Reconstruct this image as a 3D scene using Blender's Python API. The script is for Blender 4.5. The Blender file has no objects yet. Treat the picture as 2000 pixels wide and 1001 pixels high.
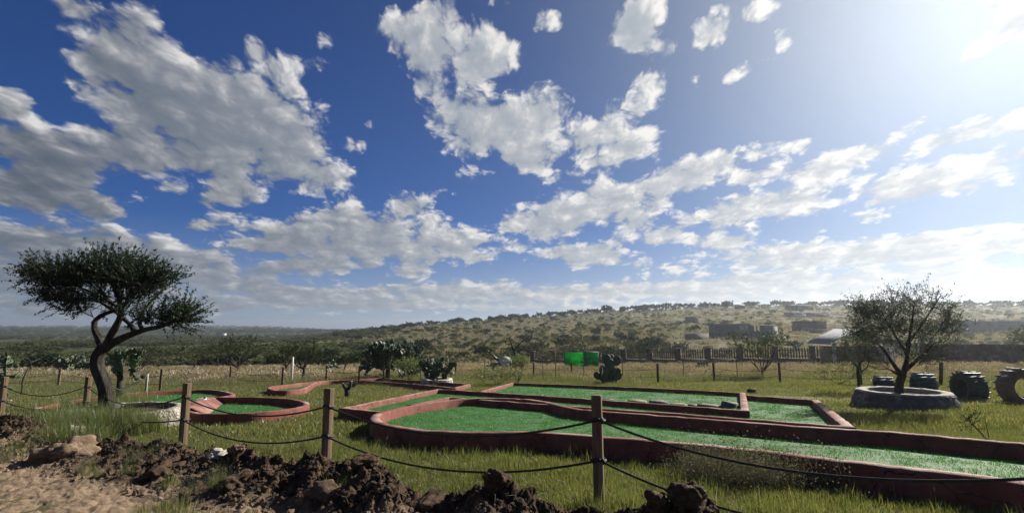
import bpy, bmesh, math, random
import numpy as np
from mathutils import Vector, Matrix, noise as mnoise

# ------------------------------------------------------------------ camera, sky, sun, exposure
SC = bpy.context.scene
COL = SC.collection
R = math.radians
F = 1000.0                      # focal length in photo pixels (2000 px wide)
HOR = 640.0                     # level horizon line
PITCH = math.atan((HOR - 500.5) / F)
H0 = 1.36                       # eye height over the lawn plane
cam_data = bpy.data.cameras.new('camera')
cam = bpy.data.objects.new('camera', cam_data)
COL.objects.link(cam)
cam.location = (0, 0, H0)
cam.rotation_euler = (math.pi / 2 + PITCH, 0, 0)
cam_data.sensor_width = 36.0
cam_data.lens = 36.0 * F / 2000.0
cam_data.clip_start = 0.05
cam_data.clip_end = 20000
SC.camera = cam

SUN_EL, SUN_AZ = R(30), R(49)   # azimuth measured from straight ahead towards the right
SUN = Vector((math.cos(SUN_EL) * math.sin(SUN_AZ), math.cos(SUN_EL) * math.cos(SUN_AZ), math.sin(SUN_EL)))
sd = bpy.data.lights.new('sun', 'SUN')
sd.energy = 5.0
sd.angle = R(0.53)
sd.color = (1.0, 0.93, 0.80)
so = bpy.data.objects.new('sun', sd)
so.rotation_euler = (-SUN).to_track_quat('-Z', 'Y').to_euler()
so.location = (30, 30, 40)
COL.objects.link(so)

SC.render.engine = 'CYCLES'
SC.cycles.use_denoising = True
SC.cycles.max_bounces = 6
SC.cycles.diffuse_bounces = 3
SC.cycles.transparent_max_bounces = 8
SC.cycles.volume_bounces = 0
SC.cycles.sample_clamp_indirect = 6.0
vs = SC.view_settings
vs.view_transform = 'Standard'
vs.look = 'None'
vs.exposure = 1.0
vs.gamma = 1.0
vs.use_curve_mapping = False
rng = np.random.default_rng(7)
random.seed(7)


class NT:
    """small helper to write node trees"""
    def __init__(self, tree):
        self.t = tree
        tree.nodes.clear()

    def n(self, kind, **kw):
        nd = self.t.nodes.new(kind)
        for k, v in kw.items():
            setattr(nd, k, v)
        return nd

    def put(self, sock, v):
        if isinstance(v, bpy.types.NodeSocket):
            self.t.links.new(v, sock)
        elif v is not None:
            if hasattr(sock, 'default_value'):
                if isinstance(v, (tuple, list)) and sock.type == 'RGBA' and len(v) == 3:
                    v = (*v, 1)
                sock.default_value = v

    def m(self, op, a, b=None, c=None, clamp=False):
        nd = self.n('ShaderNodeMath', operation=op, use_clamp=clamp)
        for i, v in enumerate((a, b, c)):
            if v is not None:
                self.put(nd.inputs[i], v)
        return nd.outputs[0]

    def v(self, op, a, b=None, c=None, scale=None):
        nd = self.n('ShaderNodeVectorMath', operation=op)
        for i, x in enumerate((a, b, c)):
            if x is not None:
                self.put(nd.inputs[i], x)
        if scale is not None:
            self.put(nd.inputs['Scale'], scale)
        return nd.outputs['Value'] if op in ('DOT_PRODUCT', 'LENGTH', 'DISTANCE') else nd.outputs['Vector']

    def noise(self, vec, scale, detail=4, rough=0.55, dist=0.0, lac=2.0, out='Fac', dim='3D', ntype='FBM'):
        nd = self.n('ShaderNodeTexNoise', noise_dimensions=dim, noise_type=ntype)
        if vec is not None:
            self.put(nd.inputs['Vector'], vec)
        self.put(nd.inputs['Scale'], scale)
        self.put(nd.inputs['Detail'], detail)
        self.put(nd.inputs['Roughness'], rough)
        self.put(nd.inputs['Lacunarity'], lac)
        self.put(nd.inputs['Distortion'], dist)
        return nd.outputs[out]

    def ramp(self, x, a, b, lo=0.0, hi=1.0, smooth=True):
        nd = self.n('ShaderNodeMapRange', interpolation_type='SMOOTHSTEP' if smooth else 'LINEAR')
        for i, v in enumerate((x, a, b, lo, hi)):
            self.put(nd.inputs[i], v)
        return nd.outputs[0]

    def mix(self, f, a, b, mode='MIX'):
        nd = self.n('ShaderNodeMix', data_type='RGBA', blend_type=mode)
        self.put(nd.inputs[0], f)
        self.put(nd.inputs[6], a)
        self.put(nd.inputs[7], b)
        return nd.outputs[2]

    def xyz(self, vec):
        nd = self.n('ShaderNodeSeparateXYZ')
        self.put(nd.inputs[0], vec)
        return nd.outputs

    def comb(self, x, y, z):
        nd = self.n('ShaderNodeCombineXYZ')
        for i, v in enumerate((x, y, z)):
            self.put(nd.inputs[i], v)
        return nd.outputs[0]


# clouds: a coverage field over the sky (direction u = x/y, v = z/y), as sums of products of curves,
# broken up by fractal noise on the cloud deck
BLOBS = [  # x, y, rx, ry, tilt (deg, + = falling to the right), weight
 (1100,350,60,16,-15,.6), (1170,330,40,16,-20,.6), (1460,345,60,18,-15,.7), (1520,335,50,20,-20,.75), (1600,350,70,18,-12,.7), (1690,310,60,20,-18,.75), (1700,420,60,14,-5,.6),
 (1380,440,60,16,-10,.65), (1440,440,60,16,-8,.6), (1290,400,60,20,-10,.7), (1960,300,60,22,-18,.8), (1800,240,40,12,-20,.5), (1680,285,50,14,-15,.6), (1340,130,16,16,0,.4), (1300,100,24,30,-30,.6),
 (1200,245,30,22,-30,.7), (1120,350,20,10,0,.5), (950,330,40,12,10,.5), (900,345,30,12,0,.5), (1000,440,60,22,0,.8), (1000,480,50,16,0,.6), (560,430,60,14,-10,.6), (640,420,50,12,0,.6), (400,440,60,16,0,.6),
 (520,530,60,16,0,.7), (640,545,40,10,0,.5), (820,510,60,14,0,.6), (900,500,40,14,0,.5), (1250,520,60,14,0,.55), (1330,520,60,14,0,.6), (1200,470,40,14,0,.6), (700,570,120,14,0,.6), (1000,585,120,12,0,.7),
 (380,600,160,16,0,.85), (120,600,200,24,0,.95), (60,530,160,40,0,.9), (250,560,160,22,5,.85), (520,560,60,12,0,.6), (1700,580,300,14,0,.8), (340,370,60,14,10,.6), (410,395,50,16,10,.6),
 (230,110,120,75,20,1), (330,190,190,105,15,1.15), (470,220,170,105,22,1.15), (575,300,120,75,18,1.05), (400,300,220,60,12,.9),
 (170,25,110,32,20,.75), (265,45,60,50,40,.6), (500,100,38,45,55,.75), (535,130,80,38,40,.8), (590,115,60,28,15,.6), (625,80,35,30,40,.45),
 (110,300,200,55,12,1), (60,360,150,65,12,1.05), (180,395,95,38,30,.9), (25,205,60,32,20,.9), (240,290,140,42,18,.9),
 (90,480,260,60,5,1), (320,505,200,52,8,.95), (430,545,130,32,5,.9), (455,370,60,48,20,.9), (448,420,45,25,10,.7), (60,560,200,40,0,.7),
 (270,388,25,9,0,.6), (570,465,120,52,-5,1.05), (700,445,120,55,8,1.05), (800,400,62,38,20,.9), (880,470,95,42,15,1), (740,482,220,34,0,1),
 (600,515,110,24,0,.9), (722,516,38,16,0,.8), (470,470,70,20,0,.7), (720,243,14,14,0,.5), (862,375,26,10,0,.7),
 (800,60,85,50,15,.85), (845,100,60,90,10,1), (945,105,75,80,-20,1.05), (850,25,60,45,0,.8), (835,165,45,40,0,.8), (750,50,35,35,0,.55), (885,205,35,30,0,.7),
 (945,245,105,70,10,1.15), (1055,225,80,60,-10,1.1), (1030,300,80,45,10,1.05), (1150,265,90,38,-20,.9), (1215,292,95,40,-22,1), (1255,215,45,20,-20,.8),
 (1265,165,48,40,-45,.85), (1240,60,50,75,-10,1), (1262,20,45,40,0,.9), (1065,42,36,28,-30,.8), (960,4,34,14,0,.7), (895,300,35,16,20,.5), (1190,210,25,25,-40,.7),
 (1395,60,62,38,-45,.95), (1480,15,60,26,-30,.8), (1458,135,55,22,-25,.75), (1362,158,14,18,0,.7), (1532,80,22,34,10,.45), (1585,42,30,14,0,.45),
 (1912,92,46,20,-38,.9), (1990,45,70,34,-30,1), (1960,10,55,18,-10,.8),
 (1080,425,105,48,-8,1.05), (1190,385,110,40,-10,1.05), (1330,345,110,38,-18,1), (1410,318,70,28,-15,.9), (1235,430,55,38,0,.9), (1300,455,85,28,0,.9),
 (1140,498,118,28,2,1), (1420,412,110,28,-12,.95), (1530,398,130,32,-8,1), (1630,320,120,30,-18,.9), (1560,290,50,20,-10,.8), (1780,360,150,42,-8,1.05), (1900,328,120,34,-12,1),
 (1860,270,160,26,-20,.95), (1985,240,60,26,-15,.9), (1955,358,20,8,0,.7), (1750,260,45,12,-20,.6), (1420,470,75,18,-8,.8), (1480,300,40,24,-20,.7),
 (1540,500,200,30,-2,1), (1760,485,260,40,-3,1.1), (1940,470,130,38,0,1.05), (1600,548,320,24,0,1), (1870,535,200,28,0,1), (1340,562,220,20,0,.95),
 (1100,572,140,17,0,.9), (870,570,190,22,0,.9), (565,578,120,22,0,1), (720,592,230,16,0,.9), (460,597,45,13,0,.8), (805,528,55,20,0,.8), (962,549,32,12,0,.7),
 (1250,600,400,10,0,.6), (300,590,200,14,0,.6), (960,470,60,14,20,.6), (1500,575,500,12,0,.8), (900,600,300,8,0,.5), (915,335,30,14,-20,.5),
 (655,345,45,22,10,.8), (690,285,26,20,30,.7),
]
NU, NV = 320, 200
U0, U1, V0, V1 = -1.25, 1.25, 0.0, 0.85
uu, vv = np.meshgrid(np.linspace(U0, U1, NU), np.linspace(V0, V1, NV))


def uv2px(u, v):
    cp, sp = math.cos(PITCH), math.sin(PITCH)
    fw = cp + v * sp
    return 1000 + F * u / fw, 500.5 - F * (v * cp - sp) / fw


def cover_at(X, Y):
    acc = np.zeros_like(X)
    for cx, cy, rx, ry, tl, w in BLOBS:
        c, s = math.cos(R(tl)), math.sin(R(tl))
        dx, dy = X - cx, Y - cy
        d = np.sqrt(((dx * c + dy * s) / rx) ** 2 + ((-dx * s + dy * c) / ry) ** 2)
        g = w * np.clip(1.28 - d, 0, 1.1)
        acc = (acc ** 3 + g ** 3) ** (1 / 3)
    return acc


PX, PY = uv2px(uu, vv)
COVER = cover_at(PX, PY)
COVER = COVER + .20 * np.exp(-((PY - 585) / 42.0) ** 2)
LIT = np.zeros_like(COVER)
tx, ty = 2010 - PX, -160 - PY
tn = np.hypot(tx, ty)
tx, ty = tx / tn, ty / tn
for k, (a, b) in enumerate(((14, .3), (34, .3), (62, .25), (100, .2))):
    LIT += b * cover_at(PX + tx * a * .75, PY + ty * a * .75 - .3 * a)


def field_nodes(nt, su, sv, M, rank):
    """M(u, v) rebuilt in nodes as a sum of products of one-dimensional curves"""
    base = float(M.mean())
    Uu, S, Vt = np.linalg.svd(M - base, full_matrices=False)
    total = None
    for g in range(0, rank, 3):
        vecs = []
        for sock, arrs in ((su, [Vt[k] * math.sqrt(S[k]) for k in range(g, g + 3)]), (sv, [Uu[:, k] * math.sqrt(S[k]) for k in range(g, g + 3)])):
            nd = nt.n('ShaderNodeRGBCurve')
            offs, scs = [], []
            for i, arr in enumerate(arrs):
                lo, hi = float(arr.min()), float(arr.max())
                offs.append(lo)
                scs.append(hi - lo)
                cu = nd.mapping.curves[i]
                N = 110
                xs = np.linspace(0, 1, N)
                ys = np.interp(xs, np.linspace(0, 1, len(arr)), (arr - lo) / (hi - lo))
                cu.points[0].location = (0, ys[0])
                cu.points[-1].location = (1, ys[-1])
                for x, y in zip(xs[1:-1], ys[1:-1]):
                    cu.points.new(float(x), float(y))
                for p in cu.points:
                    p.handle_type = 'VECTOR'
            nd.mapping.extend = 'HORIZONTAL'
            nd.mapping.update()
            nt.put(nd.inputs['Color'], sock)
            vecs.append(nt.v('MULTIPLY_ADD', nd.outputs[0], tuple(scs), tuple(offs)))
        d = nt.v('DOT_PRODUCT', vecs[0], vecs[1])
        total = nt.m('ADD', d, base if total is None else total)
    return total


world = bpy.data.worlds.new('World')
SC.world = world
world.use_nodes = True
nt = NT(world.node_tree)
tc = nt.n('ShaderNodeTexCoord').outputs['Generated']
D = nt.v('NORMALIZE', tc)
dx, dy, dz = nt.xyz(D)
sky = nt.n('ShaderNodeTexSky', sky_type='NISHITA', sun_disc=False, sun_elevation=SUN_EL, sun_rotation=SUN_AZ,
           altitude=1900, air_density=1.0, dust_density=1.4, ozone_density=2.6)
ysafe = nt.m('MAXIMUM', dy, 0.08)
cu_ = nt.m('DIVIDE', nt.m('SUBTRACT', nt.m('DIVIDE', dx, ysafe), U0), U1 - U0, clamp=True)
cv_ = nt.m('DIVIDE', nt.m('SUBTRACT', nt.m('DIVIDE', dz, ysafe), V0), V1 - V0, clamp=True)
cu3, cv3 = nt.comb(cu_, cu_, cu_), nt.comb(cv_, cv_, cv_)
cover = field_nodes(nt, cu3, cv3, COVER, 27)
shade = field_nodes(nt, cu3, cv3, LIT, 15)
# cloud deck coordinates
deck = nt.m('ADD', nt.m('MAXIMUM', dz, 0.0), 0.17)
px_, py_ = nt.m('DIVIDE', dx, deck), nt.m('DIVIDE', dy, deck)
pxs = nt.m('MULTIPLY', dx, nt.m('POWER', deck, -0.30))
P = nt.comb(nt.m('MULTIPLY', pxs, 2.1), nt.m('ADD', nt.m('MULTIPLY', py_, 0.12), nt.m('MULTIPLY', nt.m('LOGARITHM', deck, 2.718), -1.45)), 0.0)
# beyond the part of the sky in view the same kind of cloud goes on
big = nt.noise(nt.v('ADD', P, (31.0, 7.0, 0.0)), 0.55, 2, 0.5)
gen = nt.ramp(big, 0.42, 0.66, 0.0, 1.0)
wx = nt.m('MULTIPLY', nt.ramp(nt.m('ABSOLUTE', nt.m('SUBTRACT', cu_, 0.5)), 0.46, 0.499, 1, 0), nt.ramp(cv_, 0.86, 0.995, 1, 0))
wx = nt.m('MULTIPLY', wx, nt.ramp(dy, 0.1, 0.3))
cover = nt.m('ADD', nt.m('MULTIPLY', cover, wx), nt.m('MULTIPLY', gen, nt.m('SUBTRACT', 1.0, wx)))
shade = nt.m('ADD', nt.m('MULTIPLY', shade, wx), nt.m('MULTIPLY', nt.m('MULTIPLY', gen, 0.9), nt.m('SUBTRACT', 1.0, wx)))
warp = nt.noise(P, 3.1, 3, 0.6, out='Color')
Pw = nt.v('ADD', P, nt.v('SCALE', nt.v('SUBTRACT', warp, (.5, .5, .5)), None, scale=0.16))
n1 = nt.noise(Pw, 6.4, 11, 0.66, 0.0)
def billow(vec):
    b = nt.n('ShaderNodeTexVoronoi', feature='SMOOTH_F1', distance='EUCLIDEAN', voronoi_dimensions='2D')
    nt.put(b.inputs['Vector'], vec)
    nt.put(b.inputs['Scale'], 7.0)
    nt.put(b.inputs['Detail'], 3.0)
    nt.put(b.inputs['Roughness'], 0.62)
    nt.put(b.inputs['Smoothness'], 0.45)
    return nt.m('SUBTRACT', 0.5, b.outputs['Distance'])


bill = billow(Pw)
# the same relief a step towards the sun: thicker cloud on that side means shade here
Ps = nt.v('ADD', Pw, (.050, -.050, .0))
n2 = nt.noise(Ps, 6.4, 7, 0.6, 0.0)
bill2 = billow(Ps)
nn = nt.m('SUBTRACT', n1, 0.5)
dens = nt.m('ADD', nt.m('ADD', nt.m('MULTIPLY', cover, 1.85), -0.09), nt.m('MULTIPLY', nn, 2.9))
dens = nt.m('ADD', dens, nt.m('MULTIPLY', bill, 1.15))
dens = nt.m('SUBTRACT', dens, nt.ramp(cover, 0.0, 0.22, 0.45, 0.0))
alpha = nt.ramp(dens, -0.05, 0.85)
thick = nt.ramp(dens, 0.12, 1.15)
# lit edge against dark heart
selfsh = nt.m('ADD', nt.m('MULTIPLY', nt.m('SUBTRACT', n2, n1), 3.0), nt.m('MULTIPLY', nt.m('SUBTRACT', bill2, bill), 2.2))
dark = nt.m('ADD', nt.m('MULTIPLY', shade, 0.80), nt.m('MULTIPLY', thick, 0.40))
nL = nt.noise(nt.v('ADD', Pw, (.12, -.10, 3.0)), 2.4, 3, 0.5)
selfsh = nt.m('MULTIPLY', selfsh, nt.m('SUBTRACT', 1.0, nt.m('MULTIPLY', thick, 0.55)))
dark = nt.m('ADD', nt.m('ADD', dark, selfsh), nt.m('MULTIPLY', nt.m('SUBTRACT', nL, 0.5), 1.6))
dark = nt.m('SUBTRACT', dark, nt.m('MULTIPLY', bill, 0.5))
cosA = nt.v('DOT_PRODUCT', D, tuple(SUN))
cpos = nt.m('MAXIMUM', cosA, 0.0)
dk = nt.m('ADD', dark, nt.m('MULTIPLY', nt.m('SUBTRACT', 0.66, cosA), 0.72))
lit = nt.m('EXPONENT', nt.m('MULTIPLY', nt.m('MAXIMUM', dk, 0.0), -1.25))
glow_s = nt.m('POWER', cpos, 28.0)
glow_m = nt.m('POWER', cpos, 9.0)
glow_w = nt.m('POWER', cpos, 3.0)
cdark = nt.mix(nt.ramp(cosA, -.1, .95), (0.62, 0.86, 1.30), (3.4, 3.9, 4.6))
cbright = nt.mix(glow_w, (7.4, 7.3, 7.2), (9.6, 9.3, 8.8))
ccol = nt.mix(lit, cdark, cbright)
# clear sky, deep blue away from the sun
tint = nt.mix(nt.m('MULTIPLY', glow_w, 1.0), (0.17, 0.37, 0.72), (0.26, 0.36, 0.46))
skyc = nt.mix(1.0, sky.outputs[0], tint, 'MULTIPLY')
gl = nt.v('ADD', nt.v('SCALE', (2.3, 2.35, 2.2), None, scale=glow_m), nt.v('SCALE', (2.0, 1.95, 1.8), None, scale=glow_s))
skyc = nt.v('ADD', skyc, gl)
# pale air near the horizon
hz = nt.ramp(dz, -0.02, 0.20, 1.0, 0.0)
hz = nt.m('MULTIPLY', hz, 0.7)
hcol = nt.mix(glow_w, (3.5, 4.2, 5.1), (5.8, 6.1, 6.5))
skyc = nt.mix(hz, skyc, hcol)
ccol = nt.mix(nt.m('MULTIPLY', hz, 0.5), ccol, hcol)
alpha = nt.m('MULTIPLY', alpha, nt.ramp(dz, -0.01, 0.02))
colr = nt.mix(alpha, skyc, ccol)
bg = nt.n('ShaderNodeBackground')
nt.put(bg.inputs['Color'], colr)
nt.put(bg.inputs['Strength'], 0.05)
wo = nt.n('ShaderNodeOutputWorld')
nt.t.links.new(bg.outputs[0], wo.inputs['Surface'])
world.cycles.sampling_method = 'MANUAL'
world.cycles.sample_map_resolution = 512

# ------------------------------------------------------------------ helpers
CP, SP = math.cos(PITCH), math.sin(PITCH)


def ray(px, py):
    a, b = (px - 1000) / F, (500.5 - py) / F
    return np.array([a, CP - b * SP, SP + b * CP])


HAZE = 0.00032
GA, GB = 0.0095, -0.056


def at(px, py, h=0.0):
    """point of the lawn plane raised by h that a pixel looks at"""
    d = ray(px, py)
    t = (H0 - h) / (GA * d[0] + GB * d[1] - d[2])
    return np.array([d[0] * t, d[1] * t, H0 + d[2] * t])


def top_at(px, py, h):
    """foot of an upright thing of height h standing on the lawn whose top is seen at a pixel"""
    p = at(px, py, h)
    return np.array([p[0], p[1], p[2] - h])


SKY_X = np.array([-400, 0, 300, 450, 560, 700, 830, 1000, 1200, 1400, 1600, 2000, 2400.])
SKY_Y = np.array([668, 667, 668, 668, 667, 650, 635, 623, 609, 600.5, 598, 598, 600.])


def sstep(x, a, b):
    t = np.clip((x - a) / (b - a), 0, 1)
    return t * t * (3 - 2 * t)


def G(x, y):
    """height of the ground"""
    x = np.asarray(x, float)
    y = np.asarray(y, float)
    r = np.hypot(x, y)
    Y = np.maximum(y, 0.62 * r)
    u = np.clip(x / np.maximum(Y, 1e-6), -1.25, 1.25)
    plane = GA * x + GB * np.where(y > 0, y, y * 0.25)
    cl = 100 - 12 * sstep(u, -.4, .2)
    zc = (GA * u + GB) * cl
    zr = H0 - (np.interp(1000 + 1000 * u, SKY_X, SKY_Y) - 640) * 1.015 / 1000 * 320
    t = np.clip((Y - cl) / (320 - cl), 0, 1)
    hill = zc + (zr - zc) * (t * 0.75 + 0.25 * t * t)
    hill += sstep(t, 0, .2) * 0.9 * np.sin(x * .045 + 1.3 * np.sin(y * .03)) * np.sin(y * .05) * (1 - sstep(t, .75, 1) * .7)
    far_left = zr + (Y - 320) * (-.0052) * sstep(-u, .25, .5)
    far_r = zr - 0.012 * (Y - 320)
    w = sstep(-u, .3, .5)
    far = far_left * w + far_r * (1 - w)
    far = np.where(Y > 1250, far + 0.0, far)
    z = np.where(Y < cl, plane, np.where(Y < 320, hill, np.maximum(far, -16)))
    # a distant rise that closes the plain on the left
    rise = 9.0 * sstep(Y, 900, 1500) * w + 12 * sstep(Y, 1500, 2600) * w
    return z + rise


def gz(x, y):
    return float(G(x, y))


def on(px, Y):
    """ground point in pixel column px at forward distance Y"""
    u = (px - 1000) / F
    for _ in range(3):
        z = gz(u * Y, Y)
        v = (z - H0) / Y
        u = (px - 1000) / F * (CP + v * SP)
    return np.array([u * Y, Y, gz(u * Y, Y)])


def at_far(px, py, y0=85, y1=330):
    """ground point on the hill that a pixel looks at"""
    d = ray(px, py)
    for Y in np.linspace(y0, y1, 500):
        t = Y / d[1]
        if H0 + d[2] * t <= gz(d[0] * t, Y):
            return np.array([d[0] * t, Y, gz(d[0] * t, Y)])
    return on(px, y1)


class MB:
    """collects geometry for ONE mesh"""
    def __init__(self):
        self.v, self.f, self.n = [], [], 0

    def add(self, verts, *faces):
        verts = np.asarray(verts, float).reshape(-1, 3)
        self.v.append(verts)
        for f in faces:
            f = np.asarray(f, int)
            if f.size:
                self.f.append(f + self.n)
        self.n += len(verts)
        return self

    def box(self, c, s, rz=0.0, rx=0.0, ry=0.0, taper=1.0):
        v = np.array([[x, y, z] for z in (-.5, .5) for y in (-.5, .5) for x in (-.5, .5)]) * s
        v[4:, :2] *= taper
        M = np.array(Matrix.Rotation(rz, 3, 'Z') @ Matrix.Rotation(ry, 3, 'Y') @ Matrix.Rotation(rx, 3, 'X'))
        self.add(v @ M.T + np.array(c), [[0, 2, 3, 1], [4, 5, 7, 6], [0, 1, 5, 4], [2, 6, 7, 3], [0, 4, 6, 2], [1, 3, 7, 5]])
        return self

    def tube(self, pts, rad, sides=6, cap=True):
        pts = np.asarray(pts, float)
        n = len(pts)
        rad = np.broadcast_to(np.asarray(rad, float), (n,))
        tan = np.gradient(pts, axis=0)
        tan /= np.linalg.norm(tan, axis=1)[:, None] + 1e-9
        ref = np.array([0, 0, 1.]) if abs(tan[0][2]) < .9 else np.array([1., 0, 0])
        nrm = np.cross(tan, ref)
        nrm /= np.linalg.norm(nrm, axis=1)[:, None] + 1e-9
        bi = np.cross(tan, nrm)
        ang = np.arange(sides) / sides * 2 * math.pi
        ring = nrm[:, None, :] * np.cos(ang)[None, :, None] + bi[:, None, :] * np.sin(ang)[None, :, None]
        v = pts[:, None, :] + ring * rad[:, None, None]
        i = np.arange(n - 1)[:, None] * sides
        j = np.arange(sides)[None, :]
        k = (j + 1) % sides
        f = np.stack([i + j, i + k, i + sides + k, i + sides + j], -1).reshape(-1, 4)
        fs = [f]
        self.add(v.reshape(-1, 3), *fs)
        if cap:
            base = self.n - n * sides
            self.f.append(np.array([[base + (n - 1) * sides + q for q in range(sides)]]))
            self.f.append(np.array([[base + q for q in range(sides)][::-1]]))
        return self

    def mesh(self, name, smooth=False):
        me = bpy.data.meshes.new(name)
        v = np.concatenate(self.v) if self.v else np.zeros((0, 3))
        me.vertices.add(len(v))
        me.vertices.foreach_set('co', v.astype(np.float32).ravel())
        if self.f:
            loops = np.concatenate([f.ravel() for f in self.f])
            sizes = np.concatenate([np.full(len(f), f.shape[1]) for f in self.f])
            me.loops.add(len(loops))
            me.loops.foreach_set('vertex_index', loops.astype(np.int32))
            me.polygons.add(len(sizes))
            st = np.concatenate([[0], np.cumsum(sizes)[:-1]])
            me.polygons.foreach_set('loop_start', st.astype(np.int32))
            me.polygons.foreach_set('loop_total', sizes.astype(np.int32))
            if smooth:
                me.polygons.foreach_set('use_smooth', np.ones(len(sizes), bool))
        me.update(calc_edges=True)
        me.validate()
        return me

    def obj(self, name, mat, parent=None, smooth=False, link=True):
        me = self.mesh(name, smooth)
        if mat:
            me.materials.append(mat)
        return link_obj(name, me, parent, link)


def link_obj(name, me, parent=None, link=True):
    o = bpy.data.objects.new(name, me)
    if link:
        COL.objects.link(o)
    if parent is not None:
        o.parent = parent
    return o


def tag(o, label=None, cat=None, group=None, kind=None):
    if label:
        o['label'] = label
    if cat:
        o['category'] = cat
    if group:
        o['group'] = group
    if kind:
        o['kind'] = kind
    return o


def thing(name, label, cat, loc=(0, 0, 0), rz=0.0, group=None):
    o = bpy.data.objects.new(name, None)
    o.empty_display_size = 0.2
    COL.objects.link(o)
    o.location = tuple(float(c) for c in loc)
    o.rotation_euler = (0, 0, rz)
    return tag(o, label, cat, group)


def copy_tree(o, parent=None, label=None):
    c = o.copy()
    COL.objects.link(c)
    if parent is not None:
        c.parent = parent
    for ch in list(o.children):
        copy_tree(ch, c)
    if label:
        c['label'] = label
    return c


# ------------------------------------------------------------------ materials
def new_mat(name):
    m = bpy.data.materials.new(name)
    m.use_nodes = True
    return m, NT(m.node_tree)


def finish(nt, shader):
    o = nt.n('ShaderNodeOutputMaterial')
    nt.t.links.new(shader, o.inputs['Surface'])


def bump(nt, h, dist=0.02, strength=0.6):
    b = nt.n('ShaderNodeBump')
    nt.put(b.inputs['Height'], h)
    nt.put(b.inputs['Distance'], dist)
    nt.put(b.inputs['Strength'], strength)
    return b.outputs[0]


def solid(name, c1, c2=None, scale=6.0, rough=0.85, bumpd=0.006, detail=6, spec=0.3, metal=0.0, c3=None, stretch=None, coords='Object', bscale=3.0, pebble=0):
    m, nt = new_mat(name)
    c2 = c2 or tuple(x * .7 for x in c1)
    tc = nt.n('ShaderNodeTexCoord').outputs[coords]
    v = nt.v('MULTIPLY', tc, stretch) if stretch else tc
    n1 = nt.noise(v, scale, detail, 0.65)
    col = nt.mix(nt.ramp(n1, 0.32, 0.68), c1, c2)
    if c3:
        n2 = nt.noise(v, scale * 0.37, 4, 0.6)
        col = nt.mix(nt.ramp(n2, 0.52, 0.66), col, c3)
    p = nt.n('ShaderNodeBsdfPrincipled')
    nt.put(p.inputs['Base Color'], col)
    nt.put(p.inputs['Roughness'], rough)
    nt.put(p.inputs['Specular IOR Level'], spec)
    nt.put(p.inputs['Metallic'], metal)
    if bumpd:
        n3 = nt.noise(v, scale * bscale, 5, 0.7)
        if pebble:
            vo = nt.n('ShaderNodeTexVoronoi')
            nt.put(vo.inputs['Vector'], v)
            nt.put(vo.inputs['Scale'], pebble)
            n3 = nt.m('SUBTRACT', n3, nt.m('MULTIPLY', vo.outputs['Distance'], 1.6))
        nt.put(p.inputs['Normal'], bump(nt, n3, bumpd, 0.8))
    finish(nt, p.outputs[0])
    return m


def leafy(name, c1, c2, trans=0.4, gloss=0.05, patch=0.35, c3=None, rough=0.45, tcol=1.5, tb=.62):
    """thin leaves and blades: light comes through them"""
    m, nt = new_mat(name)
    oi = nt.n('ShaderNodeObjectInfo')
    geo = nt.n('ShaderNodeNewGeometry')
    n1 = nt.noise(geo.outputs['Position'], patch, 4, 0.6)
    f = nt.m('ADD', nt.ramp(n1, 0.35, 0.65, 0, .6), nt.m('MULTIPLY', oi.outputs['Random'], .4))
    col = nt.mix(f, c1, c2)
    if c3:
        ri = geo.outputs['Random Per Island']
        col = nt.mix(nt.ramp(ri, 0.72, 0.9), col, c3)
    d = nt.n('ShaderNodeBsdfDiffuse')
    nt.put(d.inputs['Color'], col)
    t = nt.n('ShaderNodeBsdfTranslucent')
    tcn = nt.mix(1.0, col, (tcol, tcol * 1.0, tcol * tb), 'MULTIPLY')
    nt.put(t.inputs['Color'], tcn)
    mx = nt.n('ShaderNodeMixShader')
    nt.put(mx.inputs[0], trans)
    nt.t.links.new(d.outputs[0], mx.inputs[1])
    nt.t.links.new(t.outputs[0], mx.inputs[2])
    out = mx.outputs[0]
    if gloss:
        g = nt.n('ShaderNodeBsdfGlossy')
        nt.put(g.inputs['Roughness'], rough)
        mx2 = nt.n('ShaderNodeMixShader')
        nt.put(mx2.inputs[0], gloss)
        nt.t.links.new(out, mx2.inputs[1])
        nt.t.links.new(g.outputs[0], mx2.inputs[2])
        out = mx2.outputs[0]
    finish(nt, out)
    return m


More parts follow.
